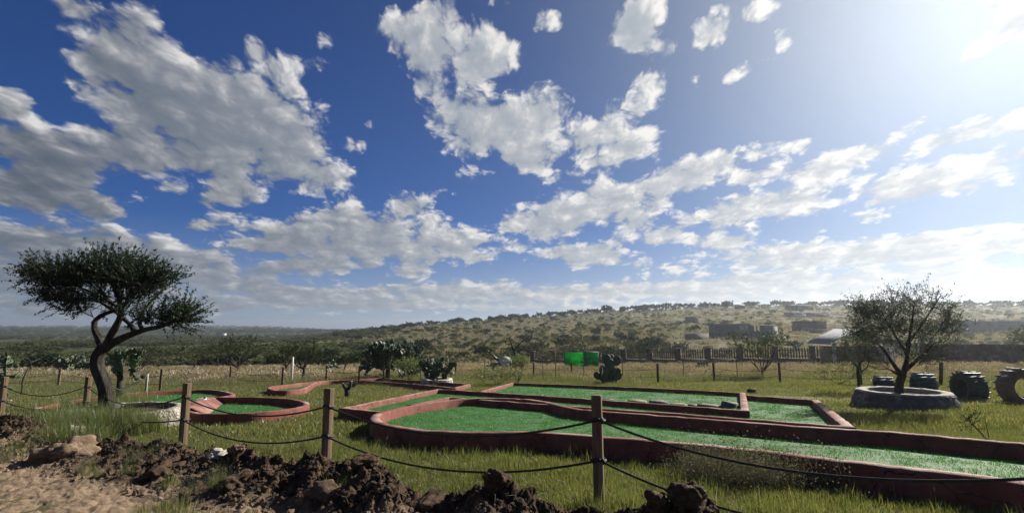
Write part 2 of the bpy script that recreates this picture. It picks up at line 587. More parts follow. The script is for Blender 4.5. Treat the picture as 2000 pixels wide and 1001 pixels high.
def ground_material():
    m, nt = new_mat('ground_cover')
    geo = nt.n('ShaderNodeNewGeometry')
    pos = geo.outputs['Position']
    x, y, z = nt.xyz(pos)
    dist = nt.v('LENGTH', nt.comb(x, y, 0.0))
    # lawn
    nA = nt.noise(pos, 1.3, 6, 0.65)
    nB = nt.noise(pos, 14.0, 5, 0.7)
    lawn = nt.mix(nt.ramp(nA, .35, .65), (.050, .062, .024), (.080, .080, .036))
    lawn = nt.mix(nt.ramp(nB, .52, .7), lawn, (.11, .085, .05))
    # worn track across the right side of the lawn
    lx = nt.m('ADD', nt.m('MULTIPLY', nt.m('SUBTRACT', x, 8.0), 0.62), nt.m('MULTIPLY', nt.m('SUBTRACT', y, 17.8), 0.78))
    lx = nt.m('ABSOLUTE', nt.m('ADD', lx, nt.m('MULTIPLY', nt.m('SUBTRACT', nA, .5), 1.6)))
    trk = nt.m('MULTIPLY', nt.ramp(lx, .35, 1.0, 1, 0), nt.ramp(x, 4.0, 8.0))
    lawn = nt.mix(nt.m('MULTIPLY', trk, .8), lawn, (.19, .15, .10))
    # hillside: dry grass, greener hollows, bare pale soil
    sp = nt.v('MULTIPLY', pos, (1.0, .45, 1.0))
    h1 = nt.noise(sp, .035, 6, .62)
    h2 = nt.noise(sp, .22, 7, .70)
    h3 = nt.noise(sp, .9, 5, .7)
    dry = nt.mix(nt.ramp(h2, .38, .62), (.160, .142, .086), (.078, .084, .042))
    dry = nt.mix(nt.ramp(h3, .5, .68), dry, (.045, .055, .024))
    dry = nt.mix(nt.ramp(h1, .52, .64), dry, (.060, .075, .033))
    dry = nt.mix(nt.ramp(nt.noise(sp, .13, 4, .6), .62, .70), dry, (.215, .185, .135))
    # scrub plain on the left
    wl = nt.m('MULTIPLY', nt.ramp(nt.m('DIVIDE', x, nt.m('MAXIMUM', y, 1.0)), -.42, -.30, 1, 0), nt.ramp(dist, 95.0, 130.0))
    dry = nt.mix(wl, dry, nt.mix(nt.ramp(h2, .4, .6), (.030, .045, .018), (.055, .060, .028)))
    meadow = nt.mix(nt.ramp(h3, .4, .65), (.17, .15, .07), (.08, .09, .035))
    c = nt.mix(nt.ramp(dist, 24.0, 34.0), lawn, meadow)
    c = nt.mix(nt.ramp(dist, 80.0, 100.0), c, dry)
    p = nt.n('ShaderNodeBsdfPrincipled')
    nt.put(p.inputs['Base Color'], c)
    nt.put(p.inputs['Roughness'], 0.95)
    nt.put(p.inputs['Specular IOR Level'], 0.1)
    bm = nt.m('ADD', nt.m('MULTIPLY', nB, nt.ramp(dist, 20, 60, .03, 0.0)), nt.m('MULTIPLY', h3, nt.ramp(dist, 60, 120, 0, .7)))
    nt.put(p.inputs['Normal'], bump(nt, bm, 1.0, 0.7))
    finish(nt, p.outputs[0])
    return m


def dirt_material(name='loose_soil', c1=(.082, .054, .036), c2=(.030, .019, .013), c3=(.17, .122, .084)):
    m, nt = new_mat(name)
    geo = nt.n('ShaderNodeNewGeometry')
    pos = geo.outputs['Position']
    n1 = nt.noise(pos, 3.0, 8, .7)
    n2 = nt.noise(pos, 22.0, 7, .75)
    n3 = nt.noise(pos, 0.9, 4, .6)
    col = nt.mix(nt.ramp(n1, .35, .65), c1, c2)
    col = nt.mix(nt.ramp(n2, .50, .68), col, c3)
    x, y, z = nt.xyz(pos)
    # the graded track at the foot of the bank is pale sand
    sand = nt.mix(nt.ramp(n2, .3, .7), (.30, .225, .155), (.17, .12, .082))
    sm = nt.m('ADD', nt.m('ADD', nt.m('MULTIPLY', x, -.50), nt.m('MULTIPLY', y, -.86)), nt.m('MULTIPLY', nt.m('SUBTRACT', n3, .5), 2.2))
    col = nt.mix(nt.ramp(sm, -3.5, -2.7), col, sand)
    at_ = nt.n('ShaderNodeAttribute', attribute_name='sand')
    col = nt.mix(at_.outputs['Fac'], col, sand)
    p = nt.n('ShaderNodeBsdfPrincipled')
    nt.put(p.inputs['Base Color'], col)
    nt.put(p.inputs['Roughness'], 0.95)
    nt.put(p.inputs['Specular IOR Level'], 0.12)
    hh = nt.m('ADD', nt.m('MULTIPLY', n2, .6), nt.m('MULTIPLY', nt.noise(pos, 75.0, 4, .7), .25))
    nt.put(p.inputs['Normal'], bump(nt, hh, .05, 0.9))
    finish(nt, p.outputs[0])
    return m


M_GROUND = ground_material()
M_SOIL = dirt_material()
M_WOOD = solid('weathered_wood', (.17, .115, .070), (.065, .042, .028), 14.0, .85, .010, stretch=(1, 1, .07), c3=(.24, .18, .13))
M_WOOD_FAR = solid('dark_post_wood', (.080, .055, .038), (.045, .032, .024), 5.0, .85, .003, stretch=(1, 1, .15))
M_ROPE = solid('black_rope', (.030, .030, .032), (.014, .014, .016), 60, .7, .003, spec=.4)
M_CURB = solid('red_painted_concrete', (.225, .076, .062), (.135, .044, .038), 4.5, .82, .008, c3=(.235, .12, .10), spec=.25)
def curb_material():
    m, nt = new_mat('red_curb_paint')
    geo = nt.n('ShaderNodeNewGeometry')
    pos = geo.outputs['Position']
    nx, ny, nz = nt.xyz(geo.outputs['True Normal'])
    n1 = nt.noise(pos, 4.5, 7, .65)
    n2 = nt.noise(pos, 1.1, 5, .6)
    n3 = nt.noise(pos, 26.0, 6, .72)
    col = nt.mix(nt.ramp(n1, .32, .68), (.200, .062, .048), (.115, .037, .031))
    col = nt.mix(nt.ramp(n2, .54, .70, 0, .7), col, (.205, .100, .080))
    # paint rubbed off the tops, plaster showing
    wear = nt.m('MULTIPLY', nt.ramp(nz, .7, .9), nt.ramp(nt.m('ADD', n2, nt.m('MULTIPLY', nt.m('SUBTRACT', n3, .5), .5)), .42, .60))
    col = nt.mix(nt.m('MULTIPLY', wear, .75), col, (.34, .235, .20))
    chips = nt.ramp(n3, .66, .70)
    col = nt.mix(nt.m('MULTIPLY', chips, nt.ramp(n1, .5, .6)), col, (.36, .30, .26))
    # hairline cracks between the cast blocks
    vo = nt.n('ShaderNodeTexVoronoi', feature='DISTANCE_TO_EDGE')
    nt.put(vo.inputs['Vector'], nt.v('ADD', pos, nt.v('SCALE', nt.noise(pos, 3.0, 3, .6, out='Color'), None, scale=.25)))
    nt.put(vo.inputs['Scale'], 1.5)
    crack = nt.ramp(vo.outputs['Distance'], .0, .010, 1, 0)
    col = nt.mix(nt.m('MULTIPLY', crack, .8), col, (.045, .025, .022))
    # splashed soil near the foot
    p = nt.n('ShaderNodeBsdfPrincipled')
    nt.put(p.inputs['Base Color'], col)
    nt.put(p.inputs['Roughness'], .84)
    nt.put(p.inputs['Specular IOR Level'], .25)
    hh = nt.m('SUBTRACT', nt.m('ADD', nt.m('MULTIPLY', n3, .7), nt.m('MULTIPLY', n1, .8)), nt.m('MULTIPLY', crack, 1.2))
    nt.put(p.inputs['Normal'], bump(nt, hh, .014, 0.9))
    finish(nt, p.outputs[0])
    return m


M_CURB = curb_material()
M_RIM = solid('worn_red_curb', (.46, .20, .16), (.34, .12, .095), 5.0, .7, .008, c3=(.50, .36, .30), spec=.3)
M_WHITE = solid('white_chip', (.78, .76, .72), (.60, .57, .53), 8, .7, .004)
M_TURFBASE = solid('turf_backing', (.024, .110, .018), (.014, .070, .014), 20, .8, .006)
M_TURF = leafy('artificial_turf', (.024, .115, .012), (.040, .155, .020), .40, .05, 1.5, c3=(.13, .30, .09), rough=.40, tcol=1.35, tb=.8)
M_GRASS = leafy('lawn_grass', (.070, .094, .026), (.108, .120, .040), .42, .04, .5, c3=(.23, .20, .10))
M_WEED = leafy('green_weeds', (.075, .105, .036), (.10, .125, .045), .45, .05, .6, c3=(.20, .17, .08))
M_DRY = leafy('dry_meadow_grass', (.255, .205, .130), (.185, .152, .090), .38, .04, .12, c3=(.13, .12, .065), tcol=1.3, tb=.85)
M_MGREEN = leafy('meadow_green_grass', (.080, .100, .040), (.115, .125, .055), .38, .04, .15, c3=(.22, .19, .11))
M_HAY = leafy('grey_dry_weeds', (.165, .150, .105), (.105, .098, .066), .32, .03, .6, c3=(.055, .065, .032), tcol=1.2, tb=.85)
M_BARK = solid('fissured_bark', (.060, .050, .042), (.016, .014, .013), 14, .95, .06, stretch=(1, 1, .16), c3=(.075, .064, .055))
M_TWIG = solid('dark_twig_bark', (.055, .045, .036), (.028, .023, .020), 6, .95, .0)
M_LEAF = leafy('acacia_leaf', (.016, .030, .018), (.026, .045, .024), .20, .015, .8)
M_LEAF2 = leafy('mesquite_leaf', (.034, .052, .024), (.050, .068, .032), .26, .05, .6)
M_SCRUB = leafy('scrub_leaf', (.020, .032, .017), (.042, .054, .026), .22, .0, .05)
M_PLAIN = leafy('plain_scrub_leaf', (.070, .090, .046), (.115, .125, .068), .36, .0, .02)
M_SCRUB2 = leafy('grey_scrub_leaf', (.045, .055, .032), (.068, .074, .044), .25, .03, .08)
M_BUSH = leafy('bright_bush_leaf', (.070, .12, .030), (.11, .15, .045), .35, .05, .8)
M_CACTUS = solid('prickly_pear_skin', (.080, .105, .058), (.045, .066, .038), 9, .6, .004, spec=.3, c3=(.125, .135, .075))
M_CACTUS_D = solid('dusky_pear_skin', (.060, .090, .052), (.035, .055, .034), 8, .6, .003, spec=.35)
M_STONE = solid('pale_rough_stone', (.40, .36, .30), (.24, .21, .17), 7, .9, .02, c3=(.50, .47, .42))
M_STONE_D = solid('dark_field_stone', (.13, .125, .12), (.07, .066, .062), 6, .9, .02, c3=(.20, .19, .17))
M_MORTAR = solid('planter_mortar', (.36, .34, .31), (.22, .205, .185), 9, .92, .015)
M_RUBBLE = solid('pale_pebbly_rubble', (.29, .265, .22), (.12, .105, .085), 13, .9, .05, c3=(.46, .44, .38), pebble=16)
M_WHITESTONE = solid('white_limestone', (.56, .54, .50), (.36, .34, .31), 9, .85, .02)
M_BRICK = solid('red_brick_wall', (.125, .075, .062), (.085, .052, .045), 3, .9, .01, c3=(.16, .115, .095))
M_BLOCK = solid('grey_block_wall', (.17, .165, .165), (.115, .112, .115), 1.2, .92, .01, c3=(.20, .18, .165))
M_PICKET = solid('brown_picket', (.105, .070, .055), (.065, .045, .038), 4, .85, .003)
M_ROOF = solid('galvanised_sheet', (.27, .285, .31), (.20, .21, .235), 3, .9, .003, spec=.08)
M_PALE = solid('pale_plaster', (.50, .48, .44), (.36, .345, .32), 3, .85, .004)
M_TYRE_N = solid('navy_painted_rubber', (.025, .040, .056), (.016, .026, .038), 5, .6, .008, spec=.4)
M_TYRE_B = solid('faded_blue_rubber', (.035, .065, .090), (.024, .045, .064), 5, .6, .008, spec=.4)
M_TYRE_G = solid('dark_teal_rubber', (.024, .045, .045), (.016, .030, .030), 5, .6, .008, spec=.4)
M_TYRE_P = solid('faded_pink_rubber', (.15, .095, .085), (.095, .062, .058), 5, .65, .008, spec=.4)
M_DARKSTEEL = solid('dark_steel', (.035, .038, .042), (.022, .024, .028), 5, .5, .003, spec=.5)
M_GREY = solid('pale_grey_paint', (.48, .49, .52), (.34, .35, .38), 5, .55, .003)


def net_mat(name, c, tr):
    m, nt = new_mat(name)
    d = nt.n('ShaderNodeBsdfDiffuse')
    t = nt.n('ShaderNodeBsdfTranslucent')
    tcx = nt.n('ShaderNodeTexCoord').outputs['Object']
    cc = nt.mix(nt.ramp(nt.noise(tcx, 2.2, 5, .6), .35, .65), c, tuple(x * .7 for x in c))
    nt.put(d.inputs['Color'], cc)
    nt.put(t.inputs['Color'], cc)
    mx = nt.n('ShaderNodeMixShader')
    nt.put(mx.inputs[0], tr)
    nt.t.links.new(d.outputs[0], mx.inputs[1])
    nt.t.links.new(t.outputs[0], mx.inputs[2])
    finish(nt, mx.outputs[0])
    return m


M_NET = net_mat('bright_green_mesh', (.05, .55, .13), .55)
M_NET2 = net_mat('deep_green_mesh', (.02, .30, .10), .45)

# ------------------------------------------------------------------ terrain
def build_terrain():
    th = np.concatenate([np.linspace(-180, -62, 60, endpoint=False), np.linspace(-62, 62, 420), np.linspace(62, 180, 60)[1:]])
    th = np.radians(th)
    rr = np.concatenate([[0.0], np.geomspace(0.6, 60, 90), np.geomspace(61.5, 420, 230), np.geomspace(430, 3400, 70)])
    T, Rr = np.meshgrid(th, rr)
    X, Y = Rr * np.sin(T), Rr * np.cos(T)
    Z = G(X, Y)
    nrow, ncol = T.shape
    v = np.stack([X, Y, Z], -1).reshape(-1, 3)
    i = np.arange(nrow - 1)[:, None] * ncol
    j = np.arange(ncol - 1)[None, :]
    f = np.stack([i + j, i + j + 1, i + ncol + j + 1, i + ncol + j], -1).reshape(-1, 4)[:, ::-1]
    o = MB().add(v, f).obj('ground', M_GROUND, smooth=True)
    tag(o, 'lawn meadow and scrub hill ground under everything', kind='structure')
    return o


build_terrain()

CREST = np.array([(-400, 12, .4, 3.8), (-100, 10.5, .4, 3.6), (0, 10, .42, 3.4), (80, 9.6, .35, 3.2), (150, 8.8, .20, 2.7), (230, 8.0, .18, 2.4), (300, 7.5, .22, 2.2), (400, 7.0, .24, 2.0), (450, 6.8, .22, 2.0),
                  (520, 6.3, .26, 2.0), (570, 6.0, .22, 1.9), (620, 5.8, .34, 1.9), (700, 5.3, .38, 1.7), (760, 5.0, .34, 1.6), (800, 4.9, .20, 1.4), (860, 4.7, .12, 1.3), (900, 4.5, .20, 1.2),
                  (940, 4.35, .38, 1.1), (970, 4.3, .42, 1.1), (1010, 4.25, .36, 1.0), (1050, 4.25, .26, 1.0), (1100, 4.2, .17, .9), (1200, 4.15, .16, .9), (1260, 4.1, .20, .9), (1300, 4.0, .27, .8), (1340, 3.9, .36, .8),
                  (1390, 3.85, .24, .8), (1440, 3.8, .06, .8), (1500, 3.7, -.05, .8), (2600, 3.0, -.05, .8)])


def bank_h(x, y, full=False):
    x = np.asarray(x, float)
    y = np.asarray(y, float)
    px = 1000 + 1000 * x / np.maximum(y, .5)
    yc = np.interp(px, CREST[:, 0], CREST[:, 1])
    hc = np.interp(px, CREST[:, 0], CREST[:, 2])
    wf = np.interp(px, CREST[:, 0], CREST[:, 3])
    s = yc - y
    back = hc * sstep(s, -.55, 0.02) - .06 * (1 - sstep(s, -.55, -.1))
    t = np.clip(s / wf, 0, 1)
    front = hc * (1 - t) ** 1.1 * (1 - .2 * t) + .015 * t
    h = np.where(s < 0, back, front)
    # nothing of the bank right of the last heap
    h = h - .1 * sstep(px, 1420, 1500)
    return h


def build_bank():
    us = np.arange(-1.30, .56, .0034)
    ys = np.geomspace(2.3, 11.6, 300)
    Uu, Yy = np.meshgrid(us, ys)
    X = Uu * Yy
    h = bank_h(X, Yy)
    n = h.size
    xs, yy, hh = X.ravel(), Yy.ravel(), h.ravel()
    zn = np.empty(n)
    fr, rm = mnoise.fractal, mnoise.ridged_multi_fractal
    for k in range(n):
        a = min(max((hh[k] + .03) / .22, 0.0), 1.0)
        if hh[k] < -.05:
            zn[k] = 0
            continue
        p = Vector((xs[k], yy[k], 0.0))
        b = fr(p * 2.1, 0.9, 2.1, 4)
        c = mnoise.turbulence(p * 6.5, 4, True, noise_basis='PERLIN_ORIGINAL', amplitude_scale=.6, frequency_scale=2.1)
        zn[k] = (.085 * b + .11 * (c - .42)) * a + .018 * b + .014 * (c - .4)
    Z = G(xs, yy) + hh + np.where(hh > -.05, zn, 0)
    nrow, ncol = Uu.shape
    i = np.arange(nrow - 1)[:, None] * ncol
    j = np.arange(ncol - 1)[None, :]
    f = np.stack([i + j, i + j + 1, i + ncol + j + 1, i + ncol + j], -1).reshape(-1, 4)
    o = MB().add(np.stack([xs, yy, Z], -1), f).obj('dirt_bank_ground', M_SOIL, smooth=True)
    tag(o, 'bank of freshly dug brown soil along the sandy track', kind='structure')
    return o


BANK = build_bank()

# ------------------------------------------------------------------ mini golf lanes
def resample(pts, step, closed):
    pts = [np.array(p) for p in pts]
    out = []
    n = len(pts)
    for i in range(n if closed else n - 1):
        a, b = pts[i], pts[(i + 1) % n]
        k = max(1, int(np.linalg.norm(b - a) / step))
        for q in range(k):
            out.append(a + (b - a) * q / k)
    if not closed:
        out.append(pts[-1])
    return np.array(out)


def offset2(pts, d, closed):
    """mitred offset of a 2D polyline"""
    n = len(pts)
    out = np.zeros_like(pts)
    for i in range(n):
        if closed:
            a, b, c = pts[i - 1], pts[i], pts[(i + 1) % n]
        else:
            a, b, c = pts[max(i - 1, 0)], pts[i], pts[min(i + 1, n - 1)]
        e1, e2 = b - a, c - b
        if np.linalg.norm(e1) < 1e-6:
            e1 = e2
        if np.linalg.norm(e2) < 1e-6:
            e2 = e1
        n1 = np.array([-e1[1], e1[0]]) / np.linalg.norm(e1)
        n2 = np.array([-e2[1], e2[0]]) / np.linalg.norm(e2)
        m = n1 + n2
        m /= np.linalg.norm(m) + 1e-9
        out[i] = b + m * d / max(.45, float(m @ n1))
    return out


def smooth_poly(pts, closed, sharp=()):
    """rounds a polyline except at its sharp corners"""
    pts = [np.array(p, float) for p in pts]
    for _ in range(2):
        new, ns = [], set()
        n = len(pts)
        for i in range(n):
            a = pts[i - 1] if (closed or i) else pts[i]
            c = pts[(i + 1) % n] if (closed or i < n - 1) else pts[i]
            if i in sharp or (not closed and i in (0, n - 1)):
                ns.add(len(new))
                new.append(pts[i])
            else:
                new.append(pts[i] * .75 + a * .25)
                new.append(pts[i] * .75 + c * .25)
        pts, sharp = new, ns
    return pts


CURB_H = .28


def curb_wall(parent, pxs, closed=False, sharp=(), width=.17, h=CURB_H, name='curb', round_=True, world=None, HC=None):
    base = [at(x, y, HC or h)[:2] for x, y in pxs] if world is None else [np.array(p, float) for p in world]
    if round_:
        base = smooth_poly(base, closed, sharp)
    P = resample(base, .22, closed)
    prof = [(-.5, -.15), (-.5, h - .02), (-.44, h - .003), (0, h + .002), (.44, h - .003), (.5, h - .02), (.5, -.15)]
    cols = []
    wob = np.random.default_rng(int(abs(P[0][0]) * 977) % 9999)
    jit = wob.normal(0, .0035, len(P))
    for o_, z_ in prof:
        q = offset2(P, o_ * width, closed)
        zz = G(q[:, 0], q[:, 1]) + z_ + (jit if z_ > 0 else 0)
        cols.append(np.column_stack([q, zz]))
    V = np.stack(cols, 1)
    n, k = V.shape[:2]
    rows = n if closed else n - 1
    i = np.arange(rows)[:, None]
    j = np.arange(k - 1)[None, :]
    i2 = (i + 1) % n
    f = np.stack([i * k + j, i2 * k + j, i2 * k + j + 1, i * k + j + 1], -1).reshape(-1, 4)
    mb = MB().add(V.reshape(-1, 3), f)
    if not closed:
        mb.f.append(np.array([list(range(k))]))
        mb.f.append(np.array([[(n - 1) * k + q for q in range(k)][::-1]]))
    return mb.obj(name, M_CURB, parent, smooth=False), P


TURFS = []


def turf_area(parent, P, lift=.045):
    P = np.asarray(P)
    bm = bmesh.new()
    vs_ = [bm.verts.new((p[0], p[1], gz(p[0], p[1]) + lift)) for p in P]
    try:
        fc = bm.faces.new(vs_)
        bmesh.ops.triangulate(bm, faces=[fc])
        bmesh.ops.recalc_face_normals(bm, faces=bm.faces)
        for fcc in bm.faces:
            if fcc.normal.z < 0:
                fcc.normal_flip()
    except ValueError:
        pass
    me = bpy.data.meshes.new('turf')
    bm.to_mesh(me)
    bm.free()
    me.materials.append(M_TURFBASE)
    o = link_obj('turf', me, parent)
    TURFS.append((P, parent, lift))
    return o


LANES = []


def lane(label, loops):
    t = thing('mini_golf_lane', label, 'mini golf lane', (0, 0, 0), group='red curbed mini golf lanes on the lawn')
    LANES.append(t)
    return t


# near lane: round green and long lane to the right
E = [(2150, 971), (2000, 940), (1800, 915), (1700, 905), (1600, 892), (1480, 878), (1380, 868), (1300, 861), (1200, 853), (1100, 846), (1050, 842.5), (1000, 842.5), (900, 844), (800, 836.5), (755, 829), (736, 822), (731, 814), (740, 806),
     (765, 798.5), (800, 791.5), (840, 785.5), (880, 780), (920, 777.3), (960, 776.3), (1000, 777.3), (1040, 780), (1070, 784.5), (1100, 792), (1118, 796.5), (1150, 800), (1200, 804), (1300, 811.5), (1360, 816), (1480, 825), (1600, 834.5), (1665, 838), (1740, 842.5), (1800, 847.5), (1900, 856.5), (2000, 865), (2150, 879)]
t = lane('mini golf lane nearest the rope fence, round green end and long straight run', None)
o, P = curb_wall(t, E, False, sharp=(28,), width=.18)
turf_area(t, P, .085)
NEAR_LANE = t
# back rectangle and the bent lane round it
Dt = lane('bent mini golf lane with pointed left arm enclosing a rectangular turf bed', None)
o, P1 = curb_wall(Dt, [(746, 803), (670, 796), (855, 759.2), (937, 764), (1155, 778.5), (1300, 789), (1455, 800.5), (1450, 766), (1300, 758.5), (1200, 754), (1001, 746.8), (937, 764)], False,
                  sharp=(1, 2, 6, 7, 10), width=.17, h=.25)
o, P2 = curb_wall(Dt, [(1457, 771), (1592, 780.5), (1658, 832), (1480, 818.5), (1300, 805.5), (1180, 797), (1100, 791.5), (877, 775), (800, 790)], False, sharp=(1, 2, 7), width=.17, h=.25)
# the bent lane's turf, then the rectangular bed
bent = [at(x, y, .25)[:2] for x, y in [(746, 803), (670, 796), (855, 759.2), (937, 764), (1155, 778.5), (1300, 789), (1455, 800.5), (1457, 771), (1592, 780.5), (1658, 832), (1480, 818.5), (1300, 805.5), (1180, 797), (1100, 791.5), (877, 775), (800, 790)]]
turf_area(Dt, bent, .11)
bed = [at(x, y, .25)[:2] for x, y in [(937, 764), (1001, 746.8), (1200, 754), (1300, 758.5), (1450, 766), (1455, 800.5), (1300, 789), (1155, 778.5)]]
turf_area(Dt, bed, .125)
# middle left lane with its ramp
Bt = lane('short mini golf lane with rounded right end and a chipped ramp', None)
Bp = [(357, 798.5), (376, 805), (400, 807.5), (472, 806.5), (520, 803), (562, 798), (592, 793.3), (601, 788), (592, 783), (574, 779), (532, 775.6), (470, 774.6), (406, 774.5)]
o, P = curb_wall(Bt, Bp, True, sharp=(0, 12), width=.16, h=.22)
turf_area(Bt, P, .02)
a_, b_ = at(360, 797, .22), at(404, 774.8, .22)
dirv = (b_ - a_)[:2] / np.linalg.norm((b_ - a_)[:2])
nor = np.array([dirv[1], -dirv[0]])
ramp = MB()
rv = []
for k in range(9):
    q = a_[:2] + (b_ - a_)[:2] * k / 8
    zt = gz(*q) + .22 + .045 * math.sin(k / 8 * math.pi) + .01 * math.sin(k * 2.1)
    for off, z in ((-.30, gz(*q)), (-.16, zt - .06), (.02, zt), (.16, zt - .01), (.5, gz(*q) + .03)):
        rv.append([q[0] + nor[0] * off, q[1] + nor[1] * off, z])
idx = [[i * 5 + j, i * 5 + j + 1, i * 5 + j + 6, i * 5 + j + 5] for i in range(8) for j in range(4)]
ramp.add(rv, idx).obj('ramp', M_CURB, Bt)
st = MB()
q0, q1 = np.array(rv[7 * 5 + 2]), np.array(rv[3 * 5 + 3])
st.tube([np.array(rv[6 * 5 + 1]) + (0, 0, .03), np.array(rv[7 * 5 + 2]) + (0, 0, .012), np.array(rv[5 * 5 + 3]) + (0, 0, .014), np.array(rv[4 * 5 + 3]) + (0, 0, .012)], [.012, .018, .018, .010], 5)
st.obj('white_stripe', M_WHITE, Bt)
# far left lane
At = lane('mini golf lane behind the twisted tree, tapering to a point at its left', None)
Ap = [(69, 796.5), (110, 787), (150, 779), (218, 769), (300, 764), (362, 761.3), (404, 759.8), (430, 761.8), (449, 766), (458, 770.5), (440, 773), (400, 779), (350, 789), (280, 796), (180, 799), (110, 799)]
o, P = curb_wall(At, Ap, True, sharp=(0,), width=.16, h=.2)
turf_area(At, P)
# back lane
Ct = lane('mini golf lane farthest back, small pointed left end and long right arm', None)
Cp = [(886, 756.5), (800, 748.5), (740, 744.5), (700, 742.2), (650, 742.4), (622, 744.5), (606, 750), (598, 757), (570, 761.2), (544, 762.3), (526, 759), (524, 755), (545, 752), (575, 749), (600, 745.8), (640, 741.8), (700, 739.5), (739, 737.6), (830, 743.5), (916, 749.2)]
o, P = curb_wall(Ct, Cp, True, sharp=(0, 17, 19), width=.15, h=.22)
turf_area(Ct, P)


def in_poly(x, y, poly):
    poly = np.asarray(poly)
    ins = np.zeros(np.shape(x), bool)
    j = len(poly) - 1
    for i in range(len(poly)):
        xi, yi, xj, yj = poly[i][0], poly[i][1], poly[j][0], poly[j][1]
        c = ((yi > y) != (yj > y)) & (x < (xj - xi) * (y - yi) / (yj - yi + 1e-12) + xi)
        ins ^= c
        j = i
    return ins


def off_lanes(x, y, pad=.09):
    m = np.ones(np.shape(x), bool)
    for P, _, _ in TURFS:
        m &= ~in_poly(x, y, P)
        P = np.asarray(P)
        Q = resample(list(P), .12, True)
        bb = (x > Q[:, 0].min() - .3) & (x < Q[:, 0].max() + .3) & (y > Q[:, 1].min() - .3) & (y < Q[:, 1].max() + .3) & m
        ii = np.where(bb)[0]
        for c in range(0, len(ii), 4000):
            s = ii[c:c + 4000]
            d = np.hypot(x[s, None] - Q[None, :, 0], y[s, None] - Q[None, :, 1]).min(1)
            m[s[d < pad]] = False
    return m

# ------------------------------------------------------------------ scatter with instances
PARTS_HIDDEN = {}


def blade_clump(name, mat, n, radius, hmin, hmax, width, lean=.35, seed=0, segs=2, droop=.25, head=0.0):
    g = np.random.default_rng(seed)
    mb = MB()
    for _ in range(n):
        a, rr = g.uniform(0, 6.283), radius * math.sqrt(g.uniform(0, 1))
        x, y = rr * math.cos(a), rr * math.sin(a)
        h = g.uniform(hmin, hmax) * (1 - .35 * rr / radius)
        la = g.uniform(0, 6.283)
        ln = abs(g.normal(0, lean)) * h
        w = width * g.uniform(.6, 1.2)
        fa = g.uniform(0, 3.1416)
        wx, wy = math.cos(fa) * w / 2, math.sin(fa) * w / 2
        pts = []
        for s in range(segs + 1):
            t = s / segs
            px_ = x + math.cos(la) * ln * (t ** 1.7)
            py2 = y + math.sin(la) * ln * (t ** 1.7)
            pz = h * (t - droop * t * t * min(ln / h, 1))
            k = (1 - t) ** .7
            pts.append((px_ - wx * k, py2 - wy * k, pz))
            if s < segs:
                pts.append((px_ + wx * k, py2 + wy * k, pz))
        fs4 = [[2 * s, 2 * s + 1, 2 * s + 3, 2 * s + 2] for s in range(segs - 1)]
        fs3 = [[2 * segs - 2, 2 * segs - 1, 2 * segs]]
        mb.add(pts, np.array(fs4).reshape(-1, 4), fs3)
        if head > 0 and g.uniform() < .6:
            tp = np.array(pts[-1])
            d = np.array([math.cos(la) * .5, math.sin(la) * .5, 1.0]) * head * g.uniform(.6, 1.2)
            q = width * 2.2
            mb.add([tp - d * .1, tp + d * .5 + (q, 0, 0), tp + d, tp + d * .5 - (q, q, 0)], [[0, 1, 2, 3]])
    return mb.obj(name, mat, link=False)


def scatter(name, protos, pts, scales, rots, idx, label, parent=None, kind='stuff', cat=None):
    """one object whose geometry nodes put the prototypes on given points"""
    pts = np.asarray(pts, np.float32)
    me = bpy.data.meshes.new(name)
    me.vertices.add(len(pts))
    me.vertices.foreach_set('co', pts.ravel())
    for an, ty, arr in (('sc', 'FLOAT_VECTOR', scales), ('ro', 'FLOAT_VECTOR', rots), ('vi', 'INT', idx)):
        at_ = me.attributes.new(an, ty, 'POINT')
        at_.data.foreach_set('vector' if ty == 'FLOAT_VECTOR' else 'value', np.ascontiguousarray(arr, np.float32 if ty != 'INT' else np.int32).ravel())
    o = link_obj(name, me, parent)
    ng = bpy.data.node_groups.new(name, 'GeometryNodeTree')
    ng.interface.new_socket('Geometry', in_out='INPUT', socket_type='NodeSocketGeometry')
    ng.interface.new_socket('Geometry', in_out='OUTPUT', socket_type='NodeSocketGeometry')
    gi, go = ng.nodes.new('NodeGroupInput'), ng.nodes.new('NodeGroupOutput')
    join = ng.nodes.new('GeometryNodeJoinGeometry')
    iop_src = None
    m2p = gi.outputs[0]

    def named(nm, dt):
        nd = ng.nodes.new('GeometryNodeInputNamedAttribute')
        nd.data_type = dt
        nd.inputs[0].default_value = nm
        return nd.outputs[0]
    for k, pr in enumerate(protos):
        oi = ng.nodes.new('GeometryNodeObjectInfo')
        oi.inputs['Object'].default_value = pr
        iop = ng.nodes.new('GeometryNodeInstanceOnPoints')
        cmp_ = ng.nodes.new('FunctionNodeCompare')
        cmp_.data_type = 'INT'
        cmp_.operation = 'EQUAL'
        ng.links.new(named('vi', 'INT'), cmp_.inputs[2])
        cmp_.inputs[3].default_value = k
        ng.links.new(m2p, iop.inputs['Points'])
        ng.links.new(cmp_.outputs[0], iop.inputs['Selection'])
        ng.links.new(oi.outputs['Geometry'], iop.inputs['Instance'])
        ng.links.new(named('ro', 'FLOAT_VECTOR'), iop.inputs['Rotation'])
        ng.links.new(named('sc', 'FLOAT_VECTOR'), iop.inputs['Scale'])
        ng.links.new(iop.outputs[0], join.inputs[0])
    ng.links.new(join.outputs[0], go.inputs[0])
    md = o.modifiers.new('scatter', 'NODES')
    md.node_group = ng
    if label:
        o['label'] = label
    if cat:
        o['category'] = cat
    if kind:
        o['kind'] = kind
    return o


